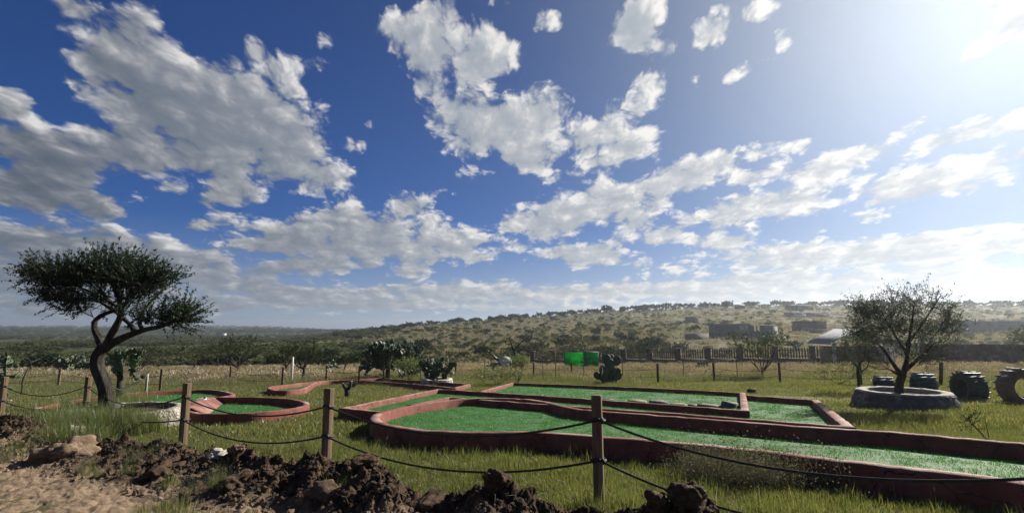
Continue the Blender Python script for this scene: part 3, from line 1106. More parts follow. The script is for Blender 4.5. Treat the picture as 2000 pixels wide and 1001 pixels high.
def field(n, ymin, ymax, umin=-1.12, umax=1.12, power=1.0, g=rng):
    """random points of the view sector, denser near the camera for power > 1"""
    t = g.uniform(0, 1, n)
    y = ymin * (ymax / ymin) ** t if power == 0 else (ymin ** power + t * (ymax ** power - ymin ** power)) ** (1 / power)
    u = g.uniform(umin, umax, n)
    return u * y, y


def put_scatter(name, protos, x, y, smin, smax, label, g=rng, dz=-.01, parent=None, hs=None, **kw):
    n = len(x)
    z = G(x, y) + dz
    s = g.uniform(smin, smax, n)
    sc = np.stack([s, s, s * (hs if hs is not None else g.uniform(.8, 1.2, n))], -1)
    ro = np.stack([g.normal(0, .06, n), g.normal(0, .06, n), g.uniform(0, 6.283, n)], -1)
    return scatter(name, protos, np.stack([x, y, z], -1), sc, ro, g.integers(0, len(protos), n), label, parent, **kw)


def patch(x, y, f, seed=0.0):
    return np.array([mnoise.noise(Vector((a * f + seed, b * f, seed * 1.7))) for a, b in zip(x, y)])


# lawn
lawn_a = [blade_clump('tuft', M_GRASS, 46, .15, .035, .085, .0065, .5, s) for s in range(3)]
lawn_b = [blade_clump('tuft', M_GRASS, 60, .30, .04, .10, .013, .5, 10 + s) for s in range(3)]
lawn_t = [blade_clump('tuft', M_GRASS, 34, .12, .10, .24, .0065, .45, 20 + s, segs=3) for s in range(2)]
x, y = field(13000, 3.6, 10.5, -1.15, 1.15, power=1.2)
k = off_lanes(x, y) & (bank_h(x, y) < .005)
x, y = x[k], y[k]
put_scatter('lawn_grass', lawn_a, x, y, .8, 1.35, 'short sunlit lawn grass between the lanes and the bank', hs=.8 + .7 * (patch(x, y, .8) + .4).clip(0, 1))
x, y = field(15000, 9.5, 34, -1.12, 1.12, power=1.0)
k = off_lanes(x, y)
x, y = x[k], y[k]
tk = np.abs((x - 8) * .62 + (y - 17.8) * .78) < .7
k = ~(tk & (x > 5) & (rng.uniform(0, 1, len(x)) < .75))
x, y = x[k], y[k]
put_scatter('lawn_grass', lawn_b, x, y, .8, 1.5, 'short lawn grass stretching back to the far rope fence', hs=.7 + .9 * (patch(x, y, .35) + .35).clip(0, 1))
# longer tufts in front of the near lane, by posts and along walls
x, y = field(2600, 3.6, 8.5, -.7, 1.15, power=1.0)
k = off_lanes(x, y, .05) & (bank_h(x, y) < .02) & ((patch(x, y, 1.1, 5.0) > .08) | (rng.uniform(0, 1, len(x)) < .12))
x, y = x[k], y[k]
put_scatter('long_grass', lawn_t, x, y, .6, 1.25, 'longer grass tufts standing along the foot of the near lane')
# meadow behind the far rope fence
dry_c = [blade_clump('tuft', M_DRY, 70, .55, .34, .62, .010, .25, 40 + s, segs=3, head=.10) for s in range(4)]
grn_c = [blade_clump('tuft', M_MGREEN, 80, .55, .20, .46, .014, .35, 50 + s, segs=3) for s in range(3)]
x, y = field(12500, 26, 92, -1.12, 1.12, power=1.35)
edge = 30 + 5 * patch(x, y, .09, 3.0) - 2.5 * np.clip(x / y, 0, 1) * 2
k = y > edge
x, y = x[k], y[k]
pz = patch(x, y, .10, 9.0)
near = (y < 36 + 4 * pz)
gmix = near & (rng.uniform(0, 1, len(x)) < .8) | (pz > .28)
put_scatter('dry_meadow_grass', dry_c, x[~gmix], y[~gmix], .8, 1.2, 'tall dry golden grass filling the meadow behind the fences')
put_scatter('green_meadow_grass', grn_c, x[gmix], y[gmix], .8, 1.3, 'rank green grass at the front edge of the meadow')
x, y = field(2200, 22, 32, -1.1, 1.1)
k = patch(x, y, .25, 2.0) > .02
put_scatter('green_meadow_grass', grn_c, x[k], y[k], .35, .75, 'knee high green grass growing around the far rope fence')
# weeds round the left planter and the bank
weed_c = [blade_clump('tuft', M_WEED, 60, .20, .32, .74, .0075, .38, 60 + s, segs=4, droop=.5) for s in range(3)]
hay_c = [blade_clump('tuft', M_HAY, 75, .20, .22, .60, .0042, .6, 70 + s, segs=4, droop=.6, head=.018) for s in range(3)]
g = np.random.default_rng(3)
wx, wy = [], []
for px, py, rx, ry, n in ((170, 850, 1.0, .55, 210), (225, 848, .75, .4, 80), (205, 812, .9, .8, 130), (120, 836, .8, .5, 60), (240, 792, .9, .5, 60), (150, 880, .5, .3, 40)):
    p = at(px, py)
    a, r_ = g.uniform(0, 6.283, n), np.sqrt(g.uniform(0, 1, n))
    wx += list(p[0] + rx * r_ * np.cos(a))
    wy += list(p[1] + ry * r_ * np.sin(a))
put_scatter('tall_green_weeds', weed_c, np.array(wx), np.array(wy), .7, 1.2, 'tall soft green weeds round the left stone planter', g=g)
wx, wy = [], []
for px, py, rx, ry, n in ((1500, 938, .85, .35, 90), (1610, 945, .7, .3, 60), (1420, 925, .5, .3, 34), (1690, 955, .35, .25, 14)):
    p = at(px, py)
    a, r_ = g.uniform(0, 6.283, n), np.sqrt(g.uniform(0, 1, n))
    wx += list(p[0] + rx * r_ * np.cos(a))
    wy += list(p[1] + ry * r_ * np.sin(a))
wx, wy = np.array(wx), np.array(wy)
k = off_lanes(wx, wy, .02)
put_scatter('dry_weeds', hay_c, wx[k], wy[k], .65, 1.0, 'wispy grey brown weeds leaning against the near lane wall', g=g)
n = 150
bx, by = field(2400, 3.6, 10.6, -1.2, .42, g=g)
hb = bank_h(bx, by)
k = (hb > .03) & (patch(bx, by, 1.0, 12.0) > .16)
k2 = bx / by < -.15
k = k & (k2 | (g.uniform(0, 1, len(bx)) < .25))
bx, by = bx[k][:170], by[k][:170]
put_scatter('bank_weeds', [weed_c[0], hay_c[1], lawn_t[0]], bx, by, .30, .55, 'sparse weeds sprouting from the dug soil bank', g=g, dz=.10)

# soil clods over the bank
def clod(name, seed, sub=2, rough=.35, mat=None, flat=.75, link=False):
    bm = bmesh.new()
    bmesh.ops.create_icosphere(bm, subdivisions=sub, radius=1.0)
    off = Vector((seed * 3.1, seed * 1.7, seed * .9))
    for v in bm.verts:
        d = v.co.normalized()
        k = 1 + rough * mnoise.fractal(d * 1.1 + off, .8, 2.2, 4) + rough * .45 * (mnoise.turbulence(d * 2.8 + off, 3, True) - .5)
        # broken flat facets
        w = mnoise.voronoi(d * 1.3 + off)[0]
        k *= .85 + .30 * w[0]
        v.co = Vector((d.x * k, d.y * k * .85, d.z * k * flat))
    me = bpy.data.meshes.new(name)
    bm.to_mesh(me)
    bm.free()
    me.materials.append(mat or M_SOIL)
    return link_obj(name, me, link=link)


clods = [clod('clod', s, 2, .5) for s in range(6)]
cx, cy = field(78000, 3.4, 11.2, -1.25, .47, power=1.0, g=g)
hb = bank_h(cx, cy)
k = (hb > .02) & (g.uniform(0, 1, len(cx)) < np.clip(hb * 4.0, .05, 1))
cx, cy, hb = cx[k], cy[k], hb[k]
dep = bpy.context.evaluated_depsgraph_get()
from mathutils.bvhtree import BVHTree
bvh = BVHTree.FromObject(BANK, dep)


def bank_z(x, y):
    h = bvh.ray_cast(Vector((float(x), float(y), 5)), Vector((0, 0, -1)))
    return h[0].z if h[0] is not None else gz(x, y)


cz = np.array([bank_z(a, b) for a, b in zip(cx, cy)])
sz = np.clip(g.lognormal(-4.5, .62, len(cx)), .005, .050)
sc3 = np.stack([sz, sz * g.uniform(.7, 1.1, len(cx)), sz * g.uniform(.6, 1.0, len(cx))], -1)
scatter('soil_clods', clods, np.stack([cx, cy, cz + sz * .12], -1), sc3, g.uniform(0, 6.28, (len(cx), 3)), g.integers(0, 6, len(cx)), 'crumbly brown clods lying all over the dug bank')
# dead roots and stalks sticking out of the soil
mb = MB()
for _ in range(210):
    i = int(g.integers(0, len(cx)))
    p = np.array([cx[i], cy[i], cz[i]])
    L = g.uniform(.06, .22)
    a, e = g.uniform(0, 6.283), g.uniform(-.1, 1.0)
    d = np.array([math.cos(a) * math.cos(e), math.sin(a) * math.cos(e), math.sin(e)]) * L
    mid = p + d * .5 + g.normal(0, .012, 3)
    mb.tube([p, mid, p + d + (0, 0, -.25 * L)], [.0022, .0018, .0008], 3, cap=False)
tag(mb.obj('dry_roots', M_HAY), 'dead roots and straw poking out of the dug soil', kind='stuff')

# artificial turf pile
pile = [blade_clump('pile', M_TURF, 44, .12, .018, .038, .0055, .55, 90 + s, segs=1) for s in range(3)]
pile_b = [blade_clump('pile', M_TURF, 40, .22, .02, .045, .011, .55, 94 + s, segs=1) for s in range(3)]
for ti, (P, par, lift) in enumerate(TURFS):
    P = np.asarray(P)
    x0, y0, x1, y1 = P[:, 0].min(), P[:, 1].min(), P[:, 0].max(), P[:, 1].max()
    nearT = y0 < 9
    dens = 55 if nearT else 18
    n = int((x1 - x0) * (y1 - y0) * dens)
    x, y = g.uniform(x0, x1, n), g.uniform(y0, y1, n)
    k = in_poly(x, y, offset2(P, 0, True)) & (x / y < 1.15)
    if ti == 1:
        k &= ~in_poly(x, y, np.asarray(TURFS[2][0]))
    put_scatter('turf_pile', pile if nearT else pile_b, x[k], y[k], .8, 1.3, None, g=g, dz=lift, parent=par)

# ------------------------------------------------------------------ trees
def grow(mb, limbs, targets, g, twig_r=.006, expo=2.3, wob=.10, seg=.22, min_sides=4, noiseamp=.6):
    """limbs: list of (points, r0, r1); targets: points to be reached. Adds wood, returns the twig ends"""
    nodes, tips = [], []
    for pts, r0, r1 in limbs:
        pts = np.asarray(pts, float)
        fine = []
        for i in range(len(pts) - 1):
            k = max(1, int(np.linalg.norm(pts[i + 1] - pts[i]) / .08))
            for q in range(k):
                fine.append(pts[i] + (pts[i + 1] - pts[i]) * q / k)
        fine.append(pts[-1])
        fine = np.array(fine)
        for _ in range(2):
            fine[1:-1] = (fine[:-2] + fine[1:-1] * 2 + fine[2:]) / 4
        rr = np.linspace(r0, r1, len(fine))
        if r0 > .08:
            n0 = mb.n
            mb.tube(fine, rr, 20)
            V = mb.v[-1].reshape(len(fine), 20, 3)
            an = np.arange(20) / 20 * 6.283
            for i in range(len(fine)):
                k = 1 + .10 * np.sin(an * 5 + i * .16) + .07 * np.sin(an * 9 - i * .23 + 1) + .10 * np.sin(i * .33 + an)
                V[i] = fine[i] + (V[i] - fine[i]) * k[:, None]
            mb.v[-1] = V.reshape(-1, 3)
        else:
            mb.tube(fine, rr * (1 + .14 * np.sin(np.arange(len(fine)) * .9)), 8 if r0 > .05 else 6)
        for p, r in zip(fine[len(fine) // 4:], rr[len(fine) // 4:]):
            nodes.append((*p, r))
    N = np.array(nodes)
    org = N[:, :3].mean(0)
    order = np.argsort(np.linalg.norm(targets - org, axis=1))
    for t in targets[order]:
        d = np.linalg.norm(N[:, :3] - t, axis=1) + np.where(N[:, 3] < .006, .25, 0) + .5 * np.maximum(0, N[:, 2] - t[2])
        j = int(np.argmin(d))
        a = N[j, :3]
        L = np.linalg.norm(t - a)
        if L < .02:
            continue
        k = max(2, int(L / seg))
        ts = np.linspace(0, 1, k + 1)[:, None]
        pts = a + (t - a) * ts
        pts[1:] += g.normal(0, wob * L / k ** .5, (k, 3)) * noiseamp
        r0 = min(N[j, 3] * .62, .004 + .016 * L)
        r0 = max(r0, twig_r)
        rr = np.linspace(r0, twig_r * .7, k + 1)
        mb.tube(pts, rr, min_sides if r0 < .03 else 6, cap=False)
        N = np.vstack([N, np.column_stack([pts[1:], rr[1:]])])
        dd = pts[-1] - pts[-2]
        tips.append((pts[-1], dd / (np.linalg.norm(dd) + 1e-9)))
    return tips


def leaves(mb, tips, g, per=30, spread=.16, ln=.06, wd=.022, up=.5, sprays=3, slen=.22, twmb=None, outw=None):
    """sprays of small leaves round the twig ends: each a thin twig set with leaflets"""
    C, A, B = [], [], []
    for p, d in tips:
        for _ in range(sprays):
            dr = d + g.normal(0, .55, 3) + np.array([0, 0, up])
            if outw is not None:
                o_ = p - outw
                dr += o_ / (np.linalg.norm(o_) + 1e-9) * .7
            dr /= np.linalg.norm(dr)
            L = slen * g.uniform(.5, 1.3)
            st_ = p + g.normal(0, spread * .5, 3)
            if twmb is not None:
                twmb.tube([st_, st_ + dr * L * 1.05], [.004, .0015], 3, cap=False)
            n = max(2, int(per / sprays))
            t = g.uniform(.0, 1, n)
            c = st_ + dr * (t * L)[:, None] + g.normal(0, spread * .18, (n, 3))
            ax = g.normal(0, 1, (n, 3)) + dr * .7
            ax /= np.linalg.norm(ax, axis=1)[:, None]
            ot = np.cross(ax, g.normal(0, 1, (n, 3)))
            ot /= np.linalg.norm(ot, axis=1)[:, None] + 1e-9
            s = g.uniform(.6, 1.25, n)[:, None]
            C.append(c)
            A.append(ax * ln * s)
            B.append(ot * wd * s)
    C, A, B = np.concatenate(C), np.concatenate(A), np.concatenate(B)
    v = np.stack([C - A * .5, C + B * .5, C + A * .5, C - B * .5], 1).reshape(-1, 3)
    mb.add(v, np.arange(len(v)).reshape(-1, 4))


def ell_pts(g, n, c, r, shell=.0):
    q = g.normal(0, 1, (n, 3))
    q /= np.linalg.norm(q, axis=1)[:, None]
    q *= (g.uniform(shell, 1, n) ** (1 / 2.2))[:, None]
    return np.array(c) + q * np.array(r)


def proj(px, py, Y):
    """point at forward distance Y seen at a pixel"""
    d = ray(px, py)
    return np.array([d[0] / d[1] * Y, Y, H0 + d[2] / d[1] * Y])


# the twisted acacia in the left planter
g = np.random.default_rng(11)
TY = 11.55


def limb(pxs, dy=(0, 0)):
    n = len(pxs)
    return [proj(a, b, TY + dy[0] + (dy[1] - dy[0]) * i / max(1, n - 1)) for i, (a, b) in enumerate(pxs)]


wood = MB()
base = on(207, TY)
L_ = [(limb([(209, 800), (208, 780), (206, 760), (199, 741), (190, 722), (188, 703), (194, 688), (204, 676)]), .148, .105),
      (limb([(203, 682), (197, 668), (188, 652), (182, 638), (184, 624), (196, 616), (214, 609), (236, 604)], (0, .5)), .085, .035),
      (limb([(204, 682), (212, 668), (218, 652), (226, 638), (235, 622), (238, 604), (232, 585), (226, 560)], (0, -.3)), .095, .030),
      (limb([(206, 680), (222, 668), (242, 659), (266, 650), (284, 643), (312, 638), (336, 629), (356, 623), (368, 619)], (0, -.5)), .085, .016),
      (limb([(266, 650), (255, 634), (242, 622), (222, 606), (196, 590), (160, 578)], (-.15, .8)), .055, .015),
      (limb([(280, 645), (270, 630), (276, 612), (292, 592), (308, 574), (322, 560)], (-.2, .3)), .045, .014),
      (limb([(236, 604), (210, 586), (170, 566), (120, 548), (100, 536), (76, 530)], (.5, .2)), .035, .010),
      (limb([(238, 600), (260, 578), (282, 554), (298, 536)], (-.2, -.9)), .035, .010),
      (limb([(228, 580), (217, 552), (222, 525), (224, 512)], (-.3, .1)), .030, .008),
      (limb([(236, 604), (205, 578), (172, 550), (140, 530)], (.4, 1.3)), .032, .010)]
c3 = lambda a, b, dy=0: proj(a, b, TY + dy)
S_ = TY / 1000.0
T_ = np.concatenate([
    ell_pts(g, 34, c3(150, 604, .2), (52 * S_, .6, 8 * S_)), ell_pts(g, 26, c3(245, 604, 0), (60 * S_, .6, 9 * S_)),
    ell_pts(g, 160, c3(222, 543), (80 * S_, 1.0, 20 * S_)), ell_pts(g, 70, c3(138, 548, .2), (60 * S_, .8, 15 * S_)),
    ell_pts(g, 40, c3(96, 535, .2), (24 * S_, .3, 7 * S_)), ell_pts(g, 65, c3(285, 552, -.1), (38 * S_, .8, 18 * S_)),
    ell_pts(g, 46, c3(140, 580, .3), (50 * S_, .7, 12 * S_)), ell_pts(g, 34, c3(250, 580, 0), (70 * S_, .9, 14 * S_)),
    ell_pts(g, 55, c3(318, 625, -.4), (42 * S_, .5, 9 * S_)), ell_pts(g, 20, c3(350, 618, -.4), (20 * S_, .3, 7 * S_)),
    ell_pts(g, 22, c3(228, 519, 0), (30 * S_, .5, 8 * S_))])
tips = grow(wood, L_, T_, g, twig_r=.006, wob=.16, seg=.16)
lf = MB()
leafy_tips = [t for t in tips if not (t[0][2] < H0 + (640 - 596) * S_ and t[0][0] < (300 - 1000) * S_ and g.uniform() < .75)]
leaves(lf, leafy_tips, g, per=84, spread=.07, ln=.07, wd=.024, up=.20, sprays=3, slen=.50, twmb=wood, outw=c3(225, 640))
tt = thing('acacia_tree', 'twisted flat topped acacia growing in the left stone planter', 'tree', base)
ot = wood.obj('trunk', M_BARK, smooth=True)
ol = lf.obj('crown', M_LEAF)
for o in (ot, ol):
    o.parent = tt
    o.matrix_parent_inverse = Matrix.Translation(-Vector(base))
print('hero leaves', lf.n // 4)


def generic_tree(seed, h=3.5, r=2.0, trunk=.12, nlimb=5, ntar=60, per=26, ln=.16, wd=.07, fork=.22, flat=.5, lean=.25, sprays=2, slen=.35, leafmat=None, woodmat=None, name='scrub_tree', twigs=False):
    g = np.random.default_rng(seed)
    wood, lf = MB(), MB()
    f = h * fork
    off = g.normal(0, lean * .3, 2) * h * .3
    t0 = [(0, 0, -.15), (off[0] * .3, off[1] * .3, f * .5), (off[0], off[1], f)]
    limbs = [(t0, trunk, trunk * .8)]
    ex = []
    for i in range(nlimb):
        a = i / nlimb * 6.283 + g.uniform(-.4, .4)
        rr = r * g.uniform(.45, .8)
        hh = h * g.uniform(.55, .85)
        p0 = np.array(t0[-1]) - (0, 0, g.uniform(0, f * .3))
        p2 = np.array([off[0] + math.cos(a) * rr, off[1] + math.sin(a) * rr, hh])
        p1 = (p0 + p2) / 2 + g.normal(0, .12 * r, 3) + (0, 0, -.05 * h)
        limbs.append(([p0, p1, p2], trunk * .55, trunk * .16))
        ex.append(p2)
    T = [ell_pts(g, ntar // 2, (off[0], off[1], h * .72), (r * .85, r * .85, h * .27))]
    for e in ex:
        T.append(ell_pts(g, ntar // (2 * nlimb) + 1, e, (r * .42, r * .42, h * .16)))
    T = np.concatenate(T)
    T = T[T[:, 2] > f * .9]
    tips = grow(wood, limbs, T, g, twig_r=.010 if not twigs else .006, wob=.14, seg=.35, min_sides=3 if not twigs else 4)
    leaves(lf, tips, g, per=per, spread=.30 if not twigs else .18, ln=ln, wd=wd, up=.25, sprays=sprays, slen=slen, twmb=wood if twigs else None, outw=np.array([off[0], off[1], h * .4]))
    return wood, lf


def place_tree(name, label, wood, lf, loc, leafmat, woodmat, rz=0, cat='tree', group=None):
    t = thing(name, label, cat, loc, rz, group)
    wood.obj('trunk', woodmat, t, smooth=True)
    lf.obj('crown', leafmat, t)
    return t


def make_tree(name, label, seed, px, Y, leafmat=None, cat='tree', group=None, py=None, **kw):
    w_, l_ = generic_tree(seed, **kw)
    loc = at(px, py) if py else on(px, Y)
    return place_tree(name, label, w_, l_, loc, leafmat or M_SCRUB, M_TWIG, cat=cat, group=group)


# mesquite in the right planter
g = np.random.default_rng(21)
RY = 13.6
w_, l_ = MB(), MB()
cR = lambda a, b, dy=0: proj(a, b, RY + dy)
S_ = RY / 1000.0
limbs = [([cR(1757, 775), cR(1755, 758), cR(1758, 742), cR(1764, 730)], .11, .085),
         ([cR(1762, 733), cR(1750, 718), cR(1738, 700), cR(1724, 680), cR(1705, 662, .4)], .060, .018),
         ([cR(1763, 732), cR(1770, 712), cR(1772, 690), cR(1776, 660), cR(1782, 625), cR(1786, 590)], .065, .012),
         ([cR(1770, 722), cR(1786, 706), cR(1806, 690), cR(1826, 668, -.5)], .045, .014),
         ([cR(1772, 690), cR(1756, 668), cR(1740, 640), cR(1722, 610)], .04, .012),
         ([cR(1775, 668), cR(1796, 640), cR(1818, 606), cR(1838, 575)], .035, .010),
         ([cR(1760, 735), cR(1745, 725), cR(1728, 716, -.6)], .03, .012)]
T_ = np.concatenate([ell_pts(g, 90, cR(1765, 640), (82 * S_, 1.2, 48 * S_)), ell_pts(g, 50, cR(1710, 640, .3), (45 * S_, .8, 40 * S_)), ell_pts(g, 50, cR(1815, 640, .1), (42 * S_, .8, 45 * S_)),
                     ell_pts(g, 34, cR(1780, 596), (62 * S_, .7, 22 * S_)), ell_pts(g, 30, cR(1700, 610), (24 * S_, .5, 16 * S_)), ell_pts(g, 24, cR(1800, 700, -.2), (36 * S_, .5, 20 * S_)), ell_pts(g, 16, cR(1715, 700, -.2), (36 * S_, .5, 20 * S_))])
tips = grow(w_, limbs, T_, g, twig_r=.007, wob=.16, seg=.18)
leaves(l_, tips, g, per=34, spread=.16, ln=.075, wd=.022, up=.45, sprays=4, slen=.46, twmb=w_, outw=cR(1765, 740))
bs = on(1757, RY)
tt = thing('mesquite_tree', 'feathery many branched tree growing in the right stone planter', 'tree', bs)
for o in (w_.obj('trunk', M_BARK, smooth=True), l_.obj('crown', M_LEAF2)):
    o.parent = tt
    o.matrix_parent_inverse = Matrix.Translation(-Vector(bs))

# trees in the meadow that can be told apart
TT = dict(trunk=.10, twigs=True, ln=.12, wd=.045)
make_tree('mesquite_tree', 'low spreading tree forked near the ground in front of the picket wall', 31, 1490, 31, M_LEAF2, h=2.7, r=1.9, ntar=120, per=26, fork=.14, nlimb=7, **{**TT, 'trunk': .07})
make_tree('mesquite_tree', 'slim dark tree standing between the low spreading tree and the right planter', 32, 1678, 19.5, M_LEAF2, h=2.25, r=.85, ntar=80, per=24, fork=.42, nlimb=4, **{**TT, 'trunk': .055, 'ln': .09, 'wd': .03})
make_tree('mesquite_tree', 'small slanting dark tree beside the white concrete post', 33, 592, 34, M_SCRUB, h=2.5, r=1.25, ntar=80, per=26, fork=.34, nlimb=5, **TT)
make_tree('mesquite_tree', 'thin upright tree just left of the white concrete post', 34, 558, 44, M_SCRUB, h=2.7, r=1.1, ntar=60, per=26, fork=.35, nlimb=4, **TT)
make_tree('mesquite_tree', 'widest dark tree at the meadow edge left of the white concrete post', 35, 465, 48, M_SCRUB, h=3.6, r=2.5, ntar=150, per=30, fork=.22, nlimb=7, **{**TT, 'trunk': .15})
make_tree('mesquite_tree', 'dark round tree left of the widest meadow edge tree', 36, 426, 66, M_SCRUB, h=3.8, r=2.6, ntar=110, per=30, fork=.25, nlimb=6, **TT)
make_tree('mesquite_tree', 'bushy dark tree nearest to the end of the low acacia branch', 37, 378, 68, M_SCRUB, h=4.0, r=2.8, ntar=110, per=30, fork=.22, nlimb=6, **TT)
make_tree('mesquite_tree', 'grey leaved tree standing behind the bright green screens', 38, 1122, 84, M_SCRUB2, h=5.2, r=3.2, ntar=140, per=28, fork=.3, nlimb=6, **{**TT, 'ln': .16, 'wd': .07})
make_tree('mesquite_tree', 'small tree among dry grass far left with a bare forked trunk', 39, 58, 60, M_SCRUB, h=3.6, r=2.4, ntar=60, per=26, fork=.4, nlimb=5, **TT)
make_tree('mesquite_tree', 'dark tree behind the prickly pear of the acacia', 40, 268, 46, M_SCRUB, h=2.8, r=1.9, ntar=90, per=28, fork=.2, nlimb=6, **TT)
make_tree('mesquite_tree', 'dark crown showing between the low acacia branch and the meadow', 41, 310, 72, M_SCRUB, h=3.6, r=3.0, ntar=90, per=28, fork=.2, nlimb=6, **TT)
make_tree('mesquite_tree', 'tree half hidden at the very right edge of the meadow', 42, 2010, 40, M_LEAF2, h=3.1, r=1.7, ntar=110, per=30, fork=.12, nlimb=6, **TT)
make_tree('dark_bush', 'dark round bush left of the large prickly pear', 43, 703, 58, M_SCRUB, cat='bush', h=2.5, r=1.3, ntar=90, per=34, fork=.1, nlimb=6, **TT)
make_tree('dark_bush', 'dark bush leaning over the picket wall right of the green screens', 44, 1182, 68, M_SCRUB, cat='bush', h=3.0, r=1.9, ntar=100, per=34, fork=.1, nlimb=6, **TT)
make_tree('dark_bush', 'broad dark bush leaning over the middle of the picket wall', 45, 1248, 66, M_SCRUB, cat='bush', h=2.9, r=2.3, ntar=110, per=34, fork=.1, nlimb=7, **TT)
make_tree('leafy_bush', 'loose green bush between the large prickly pear and the small planter', 46, 797, 29, M_BUSH, cat='bush', h=1.35, r=.85, ntar=100, per=26, fork=.05, nlimb=8, **{**TT, 'trunk': .03, 'ln': .06, 'wd': .03})
make_tree('leafy_bush', 'bright green bush in front of the bare dead tree', 47, 1013, 27, M_BUSH, cat='bush', h=1.35, r=.62, ntar=80, per=26, fork=.1, nlimb=6, **{**TT, 'trunk': .03, 'ln': .06, 'wd': .03})
make_tree('leafy_bush', 'brownish bush before the picket wall left of the green screens', 48, 1072, 60, M_SCRUB2, cat='bush', h=1.9, r=1.6, ntar=80, per=28, fork=.05, nlimb=7, **TT)
make_tree('dark_bush', 'low dark bush below the far rope fence left of the grey gun', 49, 968, 25.5, M_WEED, cat='bush', h=.75, r=1.35, ntar=90, per=24, fork=.05, nlimb=7, **{**TT, 'trunk': .02, 'ln': .07, 'wd': .03})
make_tree('dark_bush', 'rounded dark thicket at the foot of the slim tree', 50, 1640, 24, M_WEED, cat='bush', h=.8, r=1.5, ntar=80, per=24, fork=.05, nlimb=7, **{**TT, 'trunk': .02, 'ln': .09, 'wd': .03})
# the bare tree behind the gun
g = np.random.default_rng(61)
w_ = MB()
DY = 56.
cD = lambda a, b, dy=0: proj(a, b, DY + dy)
S_ = DY / 1000
grow(w_, [([cD(1008, 712), cD(1006, 690), cD(1002, 678)], .16, .12), ([cD(1002, 680), cD(998, 668), cD(994, 660), cD(999, 655)], .10, .03), ([cD(1004, 682), cD(1014, 672), cD(1022, 664)], .08, .03), ([cD(1004, 684), cD(1022, 680), cD(1036, 684)], .07, .02)],
     ell_pts(g, 60, cD(1008, 668), (30 * S_, .8, 12 * S_)), g, twig_r=.018, wob=.2, seg=.4)
bs = on(1008, DY)
tt = thing('dead_tree', 'bare dead tree with crooked limbs behind the grey gun', 'tree', bs)
o = w_.obj('trunk', M_TWIG)
o.parent = tt
o.matrix_parent_inverse = Matrix.Translation(-Vector(bs))

# hillside scrub: five kinds, copied
KINDS = []
for s in range(6):
    w_, l_ = generic_tree(100 + s, h=2.4, r=1.5 if s < 4 else 1.9, trunk=.09, ntar=34, per=20, ln=.42, wd=.24, fork=.12 + .05 * (s % 3), nlimb=5, sprays=2, slen=.4)
    wm, lm = w_.mesh('trunk', True), l_.mesh('crown')
    wm.materials.append(M_TWIG)
    lm.materials.append((M_SCRUB, M_SCRUB, M_SCRUB2, M_SCRUB, M_SCRUB2, M_SCRUB)[s])
    KINDS.append((wm, lm))


def scrub(x, y, s, label, group, kind=None, name='scrub_tree', hz=1.0, g=rng):
    wm, lm = KINDS[kind if kind is not None else int(g.integers(0, 6))]
    t = thing(name, label, 'tree', (x, y, gz(x, y) - .32 * s), float(g.uniform(0, 6.28)), group)
    t.scale = (s, s, s * hz)
    link_obj('trunk', wm, t)
    link_obj('crown', lm, t)
    return t


g = np.random.default_rng(77)
cnt = 0
# ridge line
ridge_px = np.concatenate([np.linspace(640, 1180, 34), np.linspace(1190, 2060, 46)])
for px in np.concatenate([ridge_px, ridge_px + 9.0]):
    px = px + g.normal(0, 7)
    Y = 318 + g.uniform(-12, 14)
    p = on(px, Y)
    s = g.uniform(.9, 1.75) if px > 1180 else g.uniform(.8, 1.35)
    if 1430 < px < 1460:
        s *= .6
    scrub(p[0], p[1], s * 1.25, 'small dark tree on the skyline of the hill', 'dark trees along the hill skyline', g=g, hz=.9)
# slope
tries = 0
while cnt < 130 and tries < 4000:
    tries += 1
    Y = 92 * (330 / 92) ** g.uniform(0, 1)
    u = g.uniform(-.42, 1.06)
    px = 1000 + 1000 * u
    dens = .95 if u < .25 else (.45 if u < .45 else .28)
    if Y < 125:
        dens += .3
    if mnoise.noise(Vector((u * Y * .03, Y * .03, 4.0))) < -.05:
        dens *= .45
    if g.uniform() > dens or (u > .33 and 108 < Y < 150 and u < .66) or (u > .62 and Y < 215 and Y > 100):
        continue
    s = g.uniform(.45, 1.15) * (1.2 if Y < 140 else 1)
    scrub(u * Y, Y, s, 'dark scrub tree scattered on the grassy hillside', 'scrub trees scattered over the hillside', g=g, hz=g.uniform(.8, 1.1))
    cnt += 1
# row of trees where the left meadow meets the scrub plain
for px in np.linspace(-40, 690, 24):
    Y = 84 + g.uniform(-7, 16)
    p = on(px + g.normal(0, 8), Y)
    scrub(p[0], p[1], g.uniform(.7, 1.3), 'dense dark scrub tree where the left meadow ends', 'scrub trees lining the left edge of the meadow', g=g, hz=g.uniform(.8, 1.0))
# masses too far to count
lod = []
for s in range(4):
    w_, l_ = generic_tree(140 + s, h=3.6, r=2.6, trunk=.12, ntar=26, per=16, ln=.8, wd=.5, fork=.1, nlimb=5, sprays=2, slen=.6)
    l_.add(np.concatenate(w_.v), *w_.f)
    lod.append(l_.obj('far_tree', M_PLAIN, link=False))
x, y = field(6600, 92, 1500, -1.2, -.22, power=0, g=g)
k = (patch(x, y / 3, .012, 7.0) > -.12) & (G(x, y) < 50) & ~((x / y > -.62) & (x / y < -.45) & (y > 900) & (y < 1200))
x, y = x[k], y[k]
put_scatter('scrub_forest', lod, x, y, .4, 1.35, 'far dark scrub forest covering the plain on the left', g=g, dz=-.3, hs=.62 * np.interp(y, [92, 200, 400], [.62, .8, 1.0]))
x, y = field(1500, 900, 2900, -1.2, -.15, power=0, g=g)
put_scatter('distant_woods', lod, x, y, 1.4, 4.2, 'distant line of woods along the left horizon', g=g, dz=-.3, hs=.7)
rx = np.linspace(-.40, 1.12, 210) + g.normal(0, .004, 210)
ry = 322 + g.uniform(-8, 26, 210)
